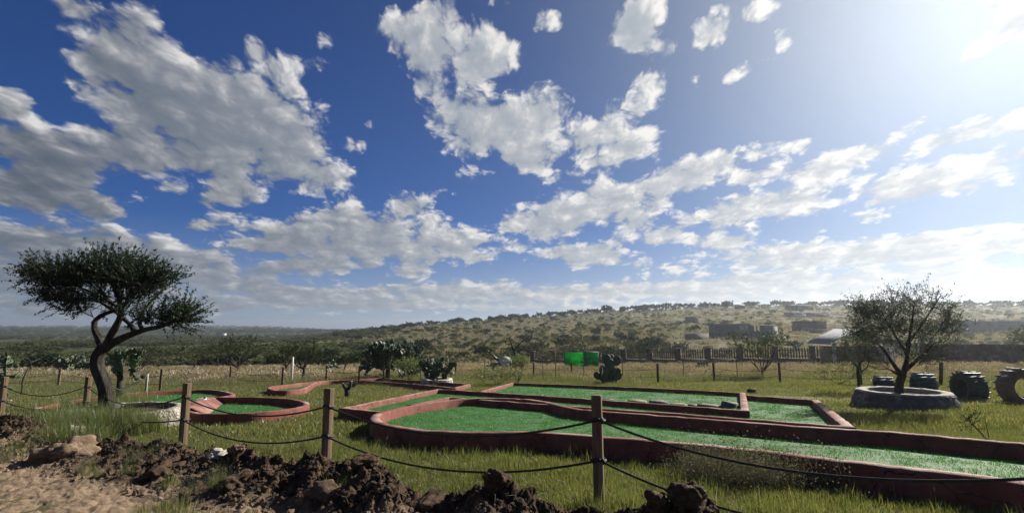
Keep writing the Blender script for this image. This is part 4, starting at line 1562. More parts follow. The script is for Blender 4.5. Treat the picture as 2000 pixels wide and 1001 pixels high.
put_scatter('ridge_scrub', lod, rx * ry, ry, .45, 1.0, 'continuous dark scrub along the crest of the hill', g=g, dz=-.5, hs=.6)
x, y = field(3800, 92, 340, -.46, 1.12, power=0, g=g)
k = ~((x / y > .30) & (x / y < .68) & (y > 105) & (y < 150)) & (g.uniform(0, 1, len(x)) < np.where(x / y < .3, 1, .5))
x, y = x[k], y[k]
put_scatter('hill_scrub', lod, x, y, .10, .42, 'low shrubs dotted all over the dry hillside', g=g, dz=-.1)
tus = [blade_clump('tuft', mm, 40, .9, .35, .8, .10, .5, 80 + s, segs=2) for s, mm in enumerate((M_DRY, M_DRY, M_MGREEN))]
x, y = field(9000, 88, 330, -.5, 1.12, power=0, g=g)
put_scatter('hill_grass', tus, x, y, .8, 1.8, 'dry bunch grass covering the hillside', g=g)

# ------------------------------------------------------------------ prickly pears
def pad_mesh(name='pad'):
    bm = bmesh.new()
    bmesh.ops.create_uvsphere(bm, u_segments=12, v_segments=8, radius=1)
    for v in bm.verts:
        z = v.co.z
        w = .47 * (1 + .18 * z)
        v.co = Vector((v.co.x * w, v.co.y * .085 * (1 + .25 * (1 - abs(z))), (z + 1) * .5))
    me = bpy.data.meshes.new(name)
    for f in bm.faces:
        f.smooth = True
    bm.to_mesh(me)
    bm.free()
    return me


PAD, PAD_D = pad_mesh(), pad_mesh()
PAD.materials.append(M_CACTUS)
PAD_D.materials.append(M_CACTUS_D)


def cactus(label, loc, seed, h=1.6, pad=.32, starts=4, depth=4, spread=.5, individual=True, dark=False, trunk=None, rz=0, width=.5, name='prickly_pear'):
    g = np.random.default_rng(seed)
    t = thing(name, label, 'cactus', loc, rz)
    mats = []

    def rec(M, d, s):
        mats.append(M @ Matrix.Diagonal((s, s, s, 1)))
        if d <= 0:
            return
        for q in range(int(g.integers(1, 4)) if d > 1 else int(g.integers(0, 3))):
            a = g.uniform(-1.0, 1.0)
            tip = M @ Matrix.Translation((math.sin(a) * s * .30, 0, s * (.80 + .12 * math.cos(a)))) @ Matrix.Rotation(a * .85, 4, 'Y') @ Matrix.Rotation(g.normal(0, .8), 4, 'Z') @ Matrix.Rotation(g.normal(0, .18), 4, 'X')
            rec(tip, d - 1, s * g.uniform(.82, 1.0))
    for i in range(starts):
        a = g.uniform(0, 6.283)
        r_ = width * math.sqrt(g.uniform(0, 1))
        z0 = trunk[1] if trunk else -.04
        M = Matrix.Translation((r_ * math.cos(a), r_ * math.sin(a) * .6, z0 + g.uniform(-.05, .05))) @ Matrix.Rotation(g.uniform(0, 3.14), 4, 'Z') @ Matrix.Rotation(g.normal(0, spread), 4, 'Y')
        rec(M, depth, pad)
    mats = [m for m in mats if m.translation.z < h and (m @ Vector((0, 0, 1))).z > .05]
    me = PAD_D if dark else PAD
    if individual:
        for m in mats:
            o = link_obj('pad', me, t)
            o.matrix_local = m
    else:
        co = np.array([v.co[:] for v in me.vertices])
        fs = [tuple(p.vertices) for p in me.polygons]
        f3 = np.array([f for f in fs if len(f) == 3])
        f4 = np.array([f for f in fs if len(f) == 4])
        mb = MB()
        for m in mats:
            A = np.array(m)
            mb.add(co @ A[:3, :3].T + A[:3, 3], f3, f4)
        o = mb.obj('pads', M_CACTUS_D if dark else M_CACTUS, t, smooth=True)
        o['kind'] = 'stuff'
    if trunk:
        tb = MB()
        tb.tube([(trunk[0] * .3, 0, -.1), (trunk[0] * .5, 0, trunk[1] * .4), (0, 0, trunk[1] + .1)], [trunk[2] * 1.2, trunk[2], trunk[2] * .8], 8)
        tb.obj('stem', M_BARK, t, smooth=True)
    return t


g = np.random.default_rng(4)
pc = at(1188, 749)
pt = thing('prickly_pear', 'prickly pear with round grey pads standing in front of the far rope fence', 'cactus', pc)
for a_, b_, r_, tl in ((1185, 703, 9.5, -12), (1193, 701, 8, 4), (1205, 705, 8.5, 14), (1197, 708, 8, 6), (1191, 714, 11, -5), (1200, 716, 8.5, 12), (1177, 718, 5, -10), (1174, 725, 10, -14), (1185, 725, 9, 0), (1195, 726, 10, 6), (1206, 725, 6, 30),
                       (1167, 734, 7, -30), (1175, 735, 8.5, -10), (1187, 735, 10, 3), (1197, 735, 9, 8), (1206, 734, 8.5, 50), (1180, 742, 8, -8), (1191, 743, 9, 4), (1199, 743, 7, 14)):
    Yp = pc[1] + g.normal(0, .14)
    c = proj(a_, b_, Yp)
    s = 2 * r_ / 1000 * Yp
    M = Matrix.Translation(c - pc) @ Matrix.Rotation(R(g.normal(0, 28)), 4, 'Z') @ Matrix.Rotation(R(tl), 4, 'Y') @ Matrix.Translation((0, 0, -s * .5)) @ Matrix.Diagonal((s, s, s * 1.12, 1))
    o = link_obj('pad', PAD_D, pt)
    o.matrix_local = M
cactus('prickly pear cut off by the left edge beside the crooked wire stick', on(-22, 15.5), 8, h=2.0, pad=.23, starts=7, depth=4, trunk=(0, 1.05, .08), spread=.9, width=.45)
cactus('tall prickly pear with a bare stem right behind the twisted acacia', on(228, 16.5), 9, h=1.7, pad=.26, starts=4, depth=3, trunk=(.1, .95, .09), spread=.8, width=.4)
cactus('largest prickly pear, wide dark crown on several stems behind the back lane', on(757, 34), 12, h=2.6, pad=.42, starts=12, depth=5, trunk=(0, .7, .16), spread=.6, individual=False, dark=True, width=1.1)
cactus('prickly pear rising behind the loose green bush', on(808, 36), 14, h=2.2, pad=.42, starts=7, depth=5, spread=.4, individual=False, width=.6)
cactus('prickly pear growing in the small round planter', on(849, 27.5), 15, h=1.9, pad=.40, starts=6, depth=4, spread=.35, individual=False, dark=True, width=.42)
cactus('low row of prickly pear pads before the picket wall', on(1358, 44), 16, h=1.1, pad=.38, starts=8, depth=2, spread=.3, individual=False, dark=True, width=1.0)
cactus('low prickly pear left of the crooked stick in the meadow', on(655, 50), 17, h=1.4, pad=.42, starts=6, depth=3, spread=.4, individual=False, width=.5)
cactus('pale prickly pear clump left of the acacia trunk', on(128, 62), 18, h=2.4, pad=.55, starts=12, depth=4, spread=.4, individual=False, width=1.5)
cactus('pale prickly pear clump just behind the acacia trunk', on(172, 60), 19, h=2.0, pad=.55, starts=14, depth=3, spread=.4, individual=False, width=1.6)

# ------------------------------------------------------------------ stone planters
def planter(label, loc, R_, h, mat, rimmat, seed, thick=.24, flare=.10, stones=0):
    t = thing('stone_planter', label, 'planter', loc)
    g = np.random.default_rng(seed)
    n, m_ = 72, 7
    prof = [(R_ - thick, h * .72), (R_ - thick, h), (R_ - .012, h + .005), (R_ + .005, h - .03), (R_ + flare * .3, h * .66), (R_ + flare * .65, h * .33), (R_ + flare, -.12)]
    V = []
    for i in range(n):
        a = i / n * 6.283185
        for j, (r_, z_) in enumerate(prof):
            nz = mnoise.fractal(Vector((math.cos(a) * 4 * R_ + seed, math.sin(a) * 4 * R_, z_ * 5)), .7, 2.2, 4)
            k = .035 if j > 2 else .015
            V.append(((r_ + k * nz) * math.cos(a), (r_ + k * nz) * math.sin(a), z_ + (.012 * nz if j else 0)))
    i = np.arange(n)[:, None]
    j = np.arange(m_ - 1)[None, :]
    i2 = (i + 1) % n
    f = np.stack([i * m_ + j, i * m_ + j + 1, i2 * m_ + j + 1, i2 * m_ + j], -1).reshape(-1, 4)
    V = np.array(V)
    MB().add(V, f[[q for q in range(len(f)) if q % (m_ - 1) >= 3]]).obj('wall', mat, t)
    MB().add(V, f[[q for q in range(len(f)) if q % (m_ - 1) < 3]]).obj('rim', rimmat, t)
    S = MB()
    S.add([(0, 0, h * .74)] + [((R_ - thick + .01) * math.cos(q / 24 * 6.283), (R_ - thick + .01) * math.sin(q / 24 * 6.283), h * .73) for q in range(24)], [[0, 1 + q, 1 + (q + 1) % 24] for q in range(24)])
    S.obj('soil', M_SOIL, t)
    if stones:
        me = clod('stone', seed, 1, .3, M_STONE_D, .8).data
        me.materials[0] = M_STONE_D
        rows = 3
        for rr in range(rows):
            for q in range(stones):
                a = (q + .5 * (rr % 2)) / stones * 6.283 + g.normal(0, .02)
                if math.sin(a) > .35:
                    continue
                z_ = h * (.16 + .32 * rr) + g.normal(0, .01)
                r2 = R_ + flare * (1 - z_ / h) - .035
                o = link_obj('stone', me, t)
                o.location = (r2 * math.cos(a), r2 * math.sin(a), z_)
                o.rotation_euler = (g.uniform(-.3, .3), g.uniform(-.3, .3), a + 1.57)
                w = 6.283 * R_ / stones * .46
                o.scale = (w * g.uniform(.75, 1.05), .075, h * .15 * g.uniform(.8, 1.1))
    return t


planter('round rubble planter at left with pebbly pale wall holding the acacia', on(241, 11.2), 1.02, .38, M_RUBBLE, M_RUBBLE, 2, thick=.15, stones=0)
planter('largest round stone planter at right with dark wall and pale rim', on(1766, 13.9), 1.04, .40, M_STONE_D, M_MORTAR, 4, flare=.16, stones=26)
planter('small round planter of dark stones set in white mortar', on(853, 27), .80, .32, M_WHITESTONE, M_WHITESTONE, 6, flare=.02, stones=20)

# ------------------------------------------------------------------ rope fences
def rope_line(mb, a, b, sag, r=.011, n=22):
    t = np.linspace(0, 1, n)[:, None]
    p = a + (b - a) * t
    p[:, 2] -= (4 * sag * t * (1 - t))[:, 0]
    mb.tube(p, r, 5)


def square_post(parent, p, h, w, rz, mat, name='post', tilt=0):
    bm = bmesh.new()
    bmesh.ops.create_cube(bm, size=1)
    for v in bm.verts:
        v.co = Vector((v.co.x * w, v.co.y * w, (v.co.z + .5) * (h + .3) - .3))
    bmesh.ops.bevel(bm, geom=bm.edges[:], offset=w * .07, segments=1, affect='EDGES')
    me = bpy.data.meshes.new(name)
    bm.to_mesh(me)
    bm.free()
    me.materials.append(mat)
    o = link_obj(name, me, parent)
    o.location = p
    o.rotation_euler = (tilt, tilt * .5, rz)
    return o


ft = thing('rope_fence', 'near rope fence of thick square wooden posts along the dirt bank', 'rope fence')
posts = [top_at(-190, 727, 1.0), top_at(11, 735, 1.0), top_at(175, 735, 1.0), top_at(367, 747, 1.0), top_at(644, 757, 1.0), top_at(1166, 771, 1.0)]
posts.append(np.array([3.85, 3.0, gz(3.85, 3.0)]))
rzs = [-.3, -.2, -.28, -.22, -.30, -.30, -.5]
wd = [.11, .115, .105, .098, .098, .092, .10]
for p, rz, w in zip(posts, rzs, wd):
    square_post(ft, p, 1.0, w, rz, M_WOOD, tilt=.02 if p[0] < -2 else -.012)
sags = [(.2, .2), (.24, .2), (.27, .2), (.20, .2), (.24, .24), (.29, .32)]
for i in range(len(posts) - 1):
    for hh, sg in ((.78, sags[i][0]), (.42, sags[i][1])):
        mb = MB()
        a, b = posts[i] + (0, -.055, hh), posts[i + 1] + (0, -.055, hh)
        rope_line(mb, a, b, sg, .0115)
        mb.obj('rope', M_ROPE, ft, smooth=True)
for p, rz, w in zip(posts, rzs, wd):
    for hh in (.78, .42):
        mb = MB()
        th = np.linspace(0, 6.283, 13)
        rr = w * .74
        pts = [(p[0] + rr * math.cos(q + .78 + rz) * (1.0 if k % 3 else .96), p[1] + rr * math.sin(q + .78 + rz), p[2] + hh + .012 * math.sin(q * 2)) for k, q in enumerate(th)]
        mb.tube(pts, .011, 5)
        mb.tube([p + (.02, -.075, hh + .02), p + (.045, -.085, hh - .025)], .017, 6)
        mb.obj('knot', M_ROPE, ft, smooth=True)

ff = thing('rope_fence', 'far rope fence of thin dark posts along the back of the lawn', 'rope fence')
fpx = [(-120, 722), (118, 719), (316, 720), (451, 715), (553, 716), (638, 713), (702, 714), (750, 712), (890, 709), (963, 708), (1042, 708), (1116, 707), (1284, 709), (1393, 707), (1521, 707), (1678, 707), (1832, 706), (2060, 704)]
fp = [top_at(a, b, 1.0) for a, b in fpx]
for i, p in enumerate(fp):
    w = .085 if 1 < i else .11
    if i == 16:
        w = .11
    square_post(ff, p, 1.0, w, .3, M_WOOD_FAR if i > 1 else M_WOOD, tilt=.10 if i == 16 else 0)
for i in range(len(fp) - 1):
    if i == 7:
        continue
    for hh, sg in ((.70, .16), (.34, .12)):
        mb = MB()
        rope_line(mb, fp[i] + (0, 0, hh), fp[i + 1] + (0, 0, hh), sg * rng.uniform(.7, 1.2), .010, 14)
        mb.obj('rope', M_ROPE, ff, smooth=True)

wf = thing('wire_fence', 'thin wire fence with slim stakes in the meadow edge behind the far rope fence', 'wire fence')
wpx = [760, 821, 880, 946, 997, 1060, 1085, 1140, 1216, 1335, 1440]
wp = [on(a, 31.5 - .002 * (a - 760)) for a in wpx]
for p in wp:
    mb = MB().tube([p + (0, 0, -.2), p + (.02, 0, .6), p + (.0, 0, 1.25)], .022, 5)
    mb.obj('stake', M_WOOD_FAR, wf)
for hh in (.35, .6, .85, 1.1):
    mb = MB().tube(np.array([p + (0, 0, hh) for p in wp]), .005, 3)
    mb.obj('wire', M_DARKSTEEL, wf)
lw = thing('wire_fence', 'old wire strung left of the acacia on a crooked dark stick', 'wire fence')
p = on(42, 22.5)
MB().tube([p + (-.03, 0, -.1), p + (0, 0, .25), p + (-.04, 0, .5), p + (.03, 0, .8), p + (.16, 0, 1.15)], [.03, .028, .034, .026, .016], 6).obj('stake', M_TWIG, lw)
for hh in (.55, .85):
    MB().tube([on(-120, 21) + (0, 0, hh), p + (0, 0, hh), on(118, 22.5) + (0, 0, hh)], .006, 3).obj('wire', M_DARKSTEEL, lw)
# barbed tangle from the trunk to the pale post
a, b = proj(222, 757, 12.2), proj(283, 735, 21)
mb = MB()
rope_line(mb, a, b, .22, .014)
for _ in range(60):
    q = a + (b - a) * rng.uniform()
    mb.tube([q + (0, 0, -.1), q + rng.normal(0, .03, 3) + (0, 0, -.1)], .006, 3)
tag(mb.obj('guy_rope', M_ROPE), 'frayed dark rope running from the acacia trunk back to a pale post', 'rope')


def round_post(name, label, px, py_top, h, r, mat, Y=None):
    p = top_at(px, py_top, h) if Y is None else on(px, Y)
    o = MB().tube([(0, 0, -.2), (0.0, 0, h * .5), (.0, 0, h)], [r, r * .95, r * .9], 8).obj(name, mat)
    o.location = p
    return tag(o, label, 'post')


round_post('concrete_post', 'slender white concrete post in the meadow beside the slanting tree', 572, 697, 1.5, .07, M_WHITE)
round_post('pale_post', 'short pale post holding the frayed rope behind the acacia', 284, 706, .85, .05, M_STONE, 21)
p = on(672, 40)
mb = MB().tube([p + (0, 0, -.1), p + (-.06, 0, .5), p + (.08, 0, .9), p + (-.04, 0, 1.3), p + (.1, 0, 1.5)], [.05, .045, .05, .035, .02], 6)
tag(mb.obj('crooked_stick', M_TWIG), 'crooked bare stick standing in the dry meadow', 'stick')

# stump
p = at(678, 777)
stp = thing('tree_stump', 'small dark forked stump on the lawn before the back lane', 'stump', p)
MB().tube([(0, 0, -.05), (-.01, 0, .18), (-.02, 0, .34)], [.11, .09, .10], 8).tube([(-.03, 0, .28), (-.12, .01, .40), (-.19, .02, .50)], [.07, .05, .035], 6).tube([(0, 0, .28), (.09, .0, .42), (.12, 0, .58)], [.075, .06, .04], 6).obj('trunk', M_BARK, stp, smooth=True)
MB().tube([(-.185, .02, .485), (-.2, .02, .52)], [.037, .034], 8).tube([(.118, 0, .565), (.125, 0, .60)], [.042, .036], 8).obj('cut_end', M_STONE, stp)
# agave-like plant behind
g = np.random.default_rng(5)
p = on(690, 25)
mb = MB()
for _ in range(26):
    a, e, L = g.uniform(0, 6.28), g.uniform(.1, 1.3), g.uniform(.35, .65)
    d = np.array([math.cos(a) * math.cos(e), math.sin(a) * math.cos(e), math.sin(e)])
    mb.tube([p, p + d * L * .5 + (0, 0, .02), p + d * L], [.02, .028, .004], 4, cap=False)
tag(mb.obj('spiky_plant', M_TWIG), 'dark spiky dry plant sticking up behind the back lane', 'plant')

# ------------------------------------------------------------------ stones and boulders
def boulder(label, px, py, size, mat, seed, name='boulder', Y=None, cat='boulder', flat=.8, dz=0, on_bank=True, rough=.55):
    d = ray(px, py)
    t0 = np.array([0, 0, H0])
    hit = bvh.ray_cast(Vector(t0), Vector(d)) if on_bank else (None,)
    p = np.array(hit[0]) if hit[0] is not None else at(px, py)
    o = clod(name, seed, 4, rough, mat, flat, link=True)
    o.location = (p[0], p[1], p[2] + dz)
    o.scale = size if isinstance(size, tuple) else (size, size, size)
    o.rotation_euler = (0, 0, seed * 1.3)
    for f in o.data.polygons:
        f.use_smooth = True
    return tag(o, label, cat)


M_SANDROCK = solid('sandy_rock', (.235, .165, .110), (.135, .092, .062), 6, .92, .03, c3=(.28, .215, .15))
M_DARKROCK = solid('grey_dark_rock', (.085, .078, .070), (.045, .040, .036), 5, .9, .03)
boulder('broad sandy boulder on the left bank with one sunlit face', 128, 888, (.30, .26, .24), M_SANDROCK, 3, dz=.02, rough=.8)
boulder('pale lumpy stone on top of the broad sandy boulder', 140, 846, (.16, .13, .12), M_STONE, 5, dz=.03)
boulder('dark flat boulder on the bank left of the second rope post', 283, 850, (.22, .15, .15), M_DARKROCK, 6, dz=.05)
boulder('pinkish stone leaning on the dark flat boulder', 312, 836, (.10, .09, .08), M_STONE, 7, dz=.08)
boulder('bright white limestone lump on the bank between two rope posts', 428, 891, (.12, .09, .07), M_WHITESTONE, 8, dz=.03)
boulder('pale stone on the bank crest right of the white limestone lump', 500, 877, (.10, .07, .06), M_STONE, 9, dz=.05)
boulder('pinkish stone beside the pale stone on the bank crest', 462, 882, (.09, .08, .08), M_SANDROCK, 10, dz=.03)
boulder('broad brown clod on the lower left slope of the bank', 330, 915, (.28, .2, .12), M_SOIL, 11, dz=.0)
boulder('tall brown clod heap near the bottom edge right of the tallest post', 1345, 985, (.12, .11, .13), M_SOIL, 12, dz=.05)
boulder('brown clod leaning on the tall clod heap', 1285, 990, (.10, .10, .10), M_SOIL, 13, dz=.03)
boulder('craggy brown clod on the highest soil heap', 968, 945, (.10, .09, .10), M_SOIL, 14, dz=.04)
boulder('dark clod on the heap right of the middle rope post', 715, 910, (.14, .11, .10), M_SOIL, 15, dz=.03)
boulder('long white stone half buried below the tallest post', 1075, 962, (.15, .07, .035), M_WHITESTONE, 16, dz=.02)
boulder('tiny white pebble in the dark soil at the bottom left', 312, 976, (.022, .02, .02), M_WHITESTONE, 17, cat='pebble', dz=.01)
boulder('brown clod on the slope below the white limestone lump', 470, 940, (.20, .15, .12), M_SOIL, 18, dz=.0)
boulder('dark brown clod near the bottom edge centre left', 640, 965, (.19, .15, .12), M_SOIL, 19, dz=.0)
boulder('brown clod at the bottom edge centre', 850, 985, (.16, .13, .11), M_SOIL, 20, dz=.0)
boulder('dark rock lying behind the corner of the bent lane', 1467, 767, (.17, .12, .13), M_DARKROCK, 21, dz=.05, on_bank=False)
boulder('white stone at the foot of the round padded prickly pear', 1187, 750, (.10, .08, .09), M_WHITESTONE, 22, dz=.03, on_bank=False)
for lab, px, py, s in (('white flat stone just right of the lawn fence post near the pointed lane', 461, 757, .17), ('thin white stone left of the same lawn fence post', 436, 757, .13), ('thin white stone at the tip of the back lane', 516, 752, .15),
                       ('white stone on the lawn far left of the pointed lane', 60, 774, .09), ('white stone between two left posts above the pointed lane', 103, 775, .07), ('white stone beside the leftmost near post', 18, 784, .12),
                       ('pale stone under the leftmost far post', 121, 757, .10), ('pale stone in the grass right of the leftmost far post', 160, 738, .12), ('small white stone behind the back lane', 717, 738, .10),
                       ('white pebble on the lawn at the right behind the long lane', 1985, 857, .03)):
    boulder(lab, px, py, (s, s * .6, s * .35), M_WHITESTONE, len(lab), name='stone', cat='stone', dz=.02, on_bank=False)


M_SLAB = solid('tan_slab_stone', (.20, .165, .125), (.12, .10, .08), 8, .9, .01, c3=(.26, .22, .175))


def slab(label, px, py, w, d, h, rz, tilt, seed, mat):
    p = at(px, py, .16) - np.array([0, 0, .03])
    g = np.random.default_rng(seed)
    n = 9
    ang = np.sort(g.uniform(0, 6.283, n))
    ang = np.linspace(0, 6.283, n, endpoint=False) + g.normal(0, .15, n)
    top = [(w / 2 * math.cos(a) * g.uniform(.8, 1.1), d / 2 * math.sin(a) * g.uniform(.8, 1.1), h + g.normal(0, h * .08)) for a in ang]
    bot = [(x * 1.06, y * 1.06, -.03) for x, y, z in top]
    mb = MB().add(top + bot, [[i, (i + 1) % n, n + (i + 1) % n, n + i][::-1] for i in range(n)])
    mb.f.append(np.array([list(range(n))]))
    o = mb.obj('flat_stone', mat)
    o.location = p
    o.rotation_euler = (tilt, tilt * .7, rz)
    return tag(o, label, 'flat stone', 'flat stones laid on the rectangular turf bed')


slab('leftmost tan flat stone on the rectangular turf bed', 1245, 783, .62, .4, .05, .1, .05, 1, M_SLAB)
slab('dark edged flat stone second from left on the turf bed', 1286, 786.5, .55, .35, .08, .0, .08, 2, M_STONE_D)
slab('low rounded tan stone in the middle of the turf bed', 1325, 790.5, .45, .35, .06, .3, -.04, 3, M_SLAB)
slab('small dark flat stone fourth from left on the turf bed', 1355, 792, .3, .25, .06, .2, .1, 4, M_STONE_D)
slab('long pale slab near the right end of the turf bed', 1385, 793, .55, .3, .07, -.1, .06, 5, M_SLAB)
slab('tilted dark slab in the right corner of the turf bed', 1425, 792.5, .45, .35, .13, .3, .18, 6, M_STONE_D)
slab('thin tan stone left of all others against the bed wall', 1190, 779.5, .4, .25, .04, .1, .02, 7, M_SLAB)

# ------------------------------------------------------------------ tractor tyres
def tyre(label, px, py, Y, D, W, yaw, mat, bury=.12, tilt=0):
    p = on(px, Y)
    t = thing('tractor_tyre', label, 'tyre', (p[0], p[1], p[2] + D / 2 - bury), yaw, 'painted tractor tyres standing in a row')
    R_ = D / 2
    prof = [(R_ * .52, -W * .36), (R_ * .56, -W * .46), (R_ * .74, -W * .52), (R_ * .90, -W * .47), (R_ * .955, -W * .36), (R_ * .965, 0), (R_ * .955, W * .36), (R_ * .90, W * .47), (R_ * .74, W * .52), (R_ * .56, W * .46), (R_ * .52, W * .36), (R_ * .60, W * .30), (R_ * .84, W * .36), (R_ * .88, 0), (R_ * .84, -W * .36), (R_ * .60, -W * .30)]
    n, m_ = 40, len(prof)
    V = [(r_ * math.cos(a), w_, r_ * math.sin(a)) for a in np.linspace(0, 2 * math.pi, n, endpoint=False) for r_, w_ in prof]
    i = np.arange(n)[:, None]
    j = np.arange(m_)[None, :]
    i2, j2 = (i + 1) % n, (j + 1) % m_
    f = np.stack([i * m_ + j, i * m_ + j2, i2 * m_ + j2, i2 * m_ + j], -1).reshape(-1, 4)
    MB().add(V, f).obj('carcass', mat, t, smooth=True)
    lug = MB()
    c = [(-.5, -.5), (.5, -.5), (.5, .5), (-.5, .5)]
    # a slanting bar from the shoulder to the centre
    lv = []
    for z_, sc in ((0, 1.15), (.040 * D, .9)):
        for k, (q, w_) in enumerate(((0, .50), (.075, .50), (.17, -.03), (.10, -.03))):
            a = q * 1.0
            rr = R_ * .93 + z_
            lv.append((rr * math.sin(a) , w_ * W, rr * math.cos(a)))
    lug.add(lv, [[0, 1, 2, 3][::-1], [4, 5, 6, 7], [0, 1, 5, 4], [1, 2, 6, 5], [2, 3, 7, 6], [3, 0, 4, 7]])
    me = lug.mesh('tread_lug')
    me.materials.append(mat)
    for k in range(18):
        for s in (0, 1):
            o = link_obj('tread_lug', me, t)
            o.rotation_euler = (0, k / 18 * 6.2832 + s * .17, 0) if s == 0 else (math.pi, k / 18 * 6.2832 + .17, 0)
    t.rotation_euler = (tilt, 0, yaw)
    return t


tyre('navy tractor tyre partly hidden by the planter tree, leftmost of the row', 1728, 745, 18.0, .80, .50, R(-112), M_TYRE_N, .18)
tyre('faded blue tractor tyre between the planter tree and the leaning post', 1806, 745, 17.2, .88, .52, R(-108), M_TYRE_B, .14)
tyre('dark teal tractor tyre standing alone right of the leaning post', 1895, 745, 15.6, .95, .50, R(-94), M_TYRE_G, .12)
tyre('brownish tractor tyre cut off by the right edge, open ring facing the lawn', 2000, 745, 14.2, 1.06, .48, R(-12), M_TYRE_P, .10)

# ------------------------------------------------------------------ picket wall
pw = thing('picket_wall', 'long low brick wall with brown pickets between square piers across the meadow', 'picket wall')
Pa, Pb = np.array([.040 * 79, 79.]), np.array([.655 * 55, 55.])
dv = Pb - Pa
Lw = float(np.linalg.norm(dv))
dvn = dv / Lw
ang = math.atan2(dvn[1], dvn[0])
nb = 11
pk = MB().box((0, 0, .55), (.15, .045, 1.1)).add([(-.075, -.022, 1.1), (.075, -.022, 1.1), (.075, .022, 1.1), (-.075, .022, 1.1), (0, 0, 1.22)], [[0, 1, 4], [1, 2, 4], [2, 3, 4], [3, 0, 4]]).mesh('picket')
pk.materials.append(M_PICKET)
for b in range(nb + 1):
    q = Pa + dv * b / nb
    z = gz(*q)
    MB().box((q[0], q[1], z + 1.0), (.62, .55, 2.5), ang).box((q[0], q[1], z + 2.28), (.72, .65, .07), ang).obj('pier', M_BRICK, pw)
    if b == nb:
        break
    q2 = Pa + dv * (b + 1) / nb
    c = (q + q2) / 2
    z2 = (z + gz(*q2)) / 2
    sp = Lw / nb - .62
    MB().box((c[0], c[1], z2 + .32), (sp, .30, 1.24), ang).obj('base_wall', M_BRICK, pw)
    MB().box((c[0], c[1], z2 + .96), (sp, .36, .05), ang).obj('coping', M_PALE, pw)
    for zz in (1.25, 1.85):
        MB().box((c[0], c[1] + .04, z2 + zz), (sp, .05, .08), ang).obj('rail', M_PICKET, pw)
    npk = 11
    for i in range(npk):
        t = (i + .5) / npk
        w = q + dvn * (.31 + sp * t)
        o = link_obj('picket', pk, pw)
        o.location = (w[0], w[1], z2 + .99)
        o.rotation_euler = (0, 0, ang)

# green screens
sc_ = thing('mesh_screen', 'two bright green mesh panels on a frame in front of the picket wall', 'mesh screen', on(1131, 49))
z0 = 0
MB().box((-.45, 0, 1.11), (1.75, .03, 1.34)).obj('panel', M_NET, sc_)['label'] = 'brighter left green panel with a tear'
MB().box((1.12, .02, 1.11), (1.385, .03, 1.34), .0).obj('panel', M_NET2, sc_)
fr = MB()
for x_ in (-1.33, .43, 1.85):
    fr.tube([(x_, .04, -.2), (x_, .04, 1.85)], .03, 6)
fr.tube([(-1.33, .04, 1.84), (.43, .04, 1.84), (1.85, .14, 1.8)], .025, 5)
fr.tube([(-1.33, .04, .9), (.43, .04, .85), (1.85, .14, .9)], .018, 5)
fr.obj('frame', M_DARKSTEEL, sc_)
MB().add([(.08, -.03, .95), (.42, -.03, .98), (.42, -.03, .78), (.12, -.03, .84)], [[0, 1, 2, 3]]).obj('dark_tear', M_DARKSTEEL, sc_)

# old gun
gn = thing('field_gun', 'old grey field gun with a slanted dark barrel and pale rounded shield in the meadow', 'field gun', on(976, 50))
MB().tube([(-1.15, 0, 1.95), (-.55, 0, 1.45), (.0, 0, 1.0)], [.075, .095, .12], 10).tube([(-1.22, 0, 2.0), (-1.1, 0, 1.91)], .11, 10).obj('barrel', M_DARKSTEEL, gn, smooth=True)
bm = bmesh.new()
bmesh.ops.create_uvsphere(bm, u_segments=20, v_segments=12, radius=1)
for v in bm.verts:
    v.co = Vector((v.co.x * .72 + .55, v.co.y * .6, max(v.co.z, -.6) * .62 + .85))
me = bpy.data.meshes.new('shield')
bm.to_mesh(me)
bm.free()
me.materials.append(M_GREY)
link_obj('shield', me, gn)
MB().box((-.25, 0, .62), (1.3, .9, .5)).box((-.95, 0, .40), (.8, .7, .45), 0, 0, .2).box((.3, 0, 1.25), (.55, .5, .35), 0, 0, -.2, .7).obj('carriage', M_DARKSTEEL, gn)
for s in (-.5, .5):
    MB().tube([(-.2, s - .07, .35), (-.2, s + .07, .35)], .38, 16).obj('wheel', M_DARKSTEEL, gn)
MB().tube([(.1, .1, 1.3), (-.25, .1, 1.75)], .03, 6).obj('sight_rod', M_DARKSTEEL, gn)

# ------------------------------------------------------------------ buildings
sh = on(1668, 50)
hut = thing('brick_hut', 'small brick hut with a tilted metal roof behind the slim dark tree', 'hut', sh, .0)
MB().box((.6, .8, .85), (4.6, 3.2, 2.5)).obj('wall', M_BRICK, hut)
MB().box((-2.45, -1.1, 1.0), (.22, .22, 2.9)).obj('post', M_PALE, hut)
for x_ in (2.1, 2.55, 3.0):
    MB().box((x_, -1.25, .9), (.16, .16, 2.4)).obj('post', M_PALE, hut)
rf = MB()
x0, x1, y0, y1 = -3.1, -.15, -1.6, 2.4
za, zb = 2.35, 3.75
nx = 26
rv = []
for i in range(nx + 1):
    yy_ = y0 + (y1 - y0) * i / nx
    dz_ = .035 * (i % 2)
    rv += [(x0, yy_, za + dz_), (x1, yy_, zb + dz_), (x0, yy_, za + dz_ - .04), (x1, yy_, zb + dz_ - .04)]
ff4 = []
for i in range(nx):
    a = i * 4
    ff4 += [[a, a + 1, a + 5, a + 4], [a + 2, a + 6, a + 7, a + 3], [a, a + 4, a + 6, a + 2], [a + 1, a + 3, a + 7, a + 5]]
rf.add(rv, ff4).obj('roof', M_ROOF, hut)['label'] = 'pale corrugated roof slope'
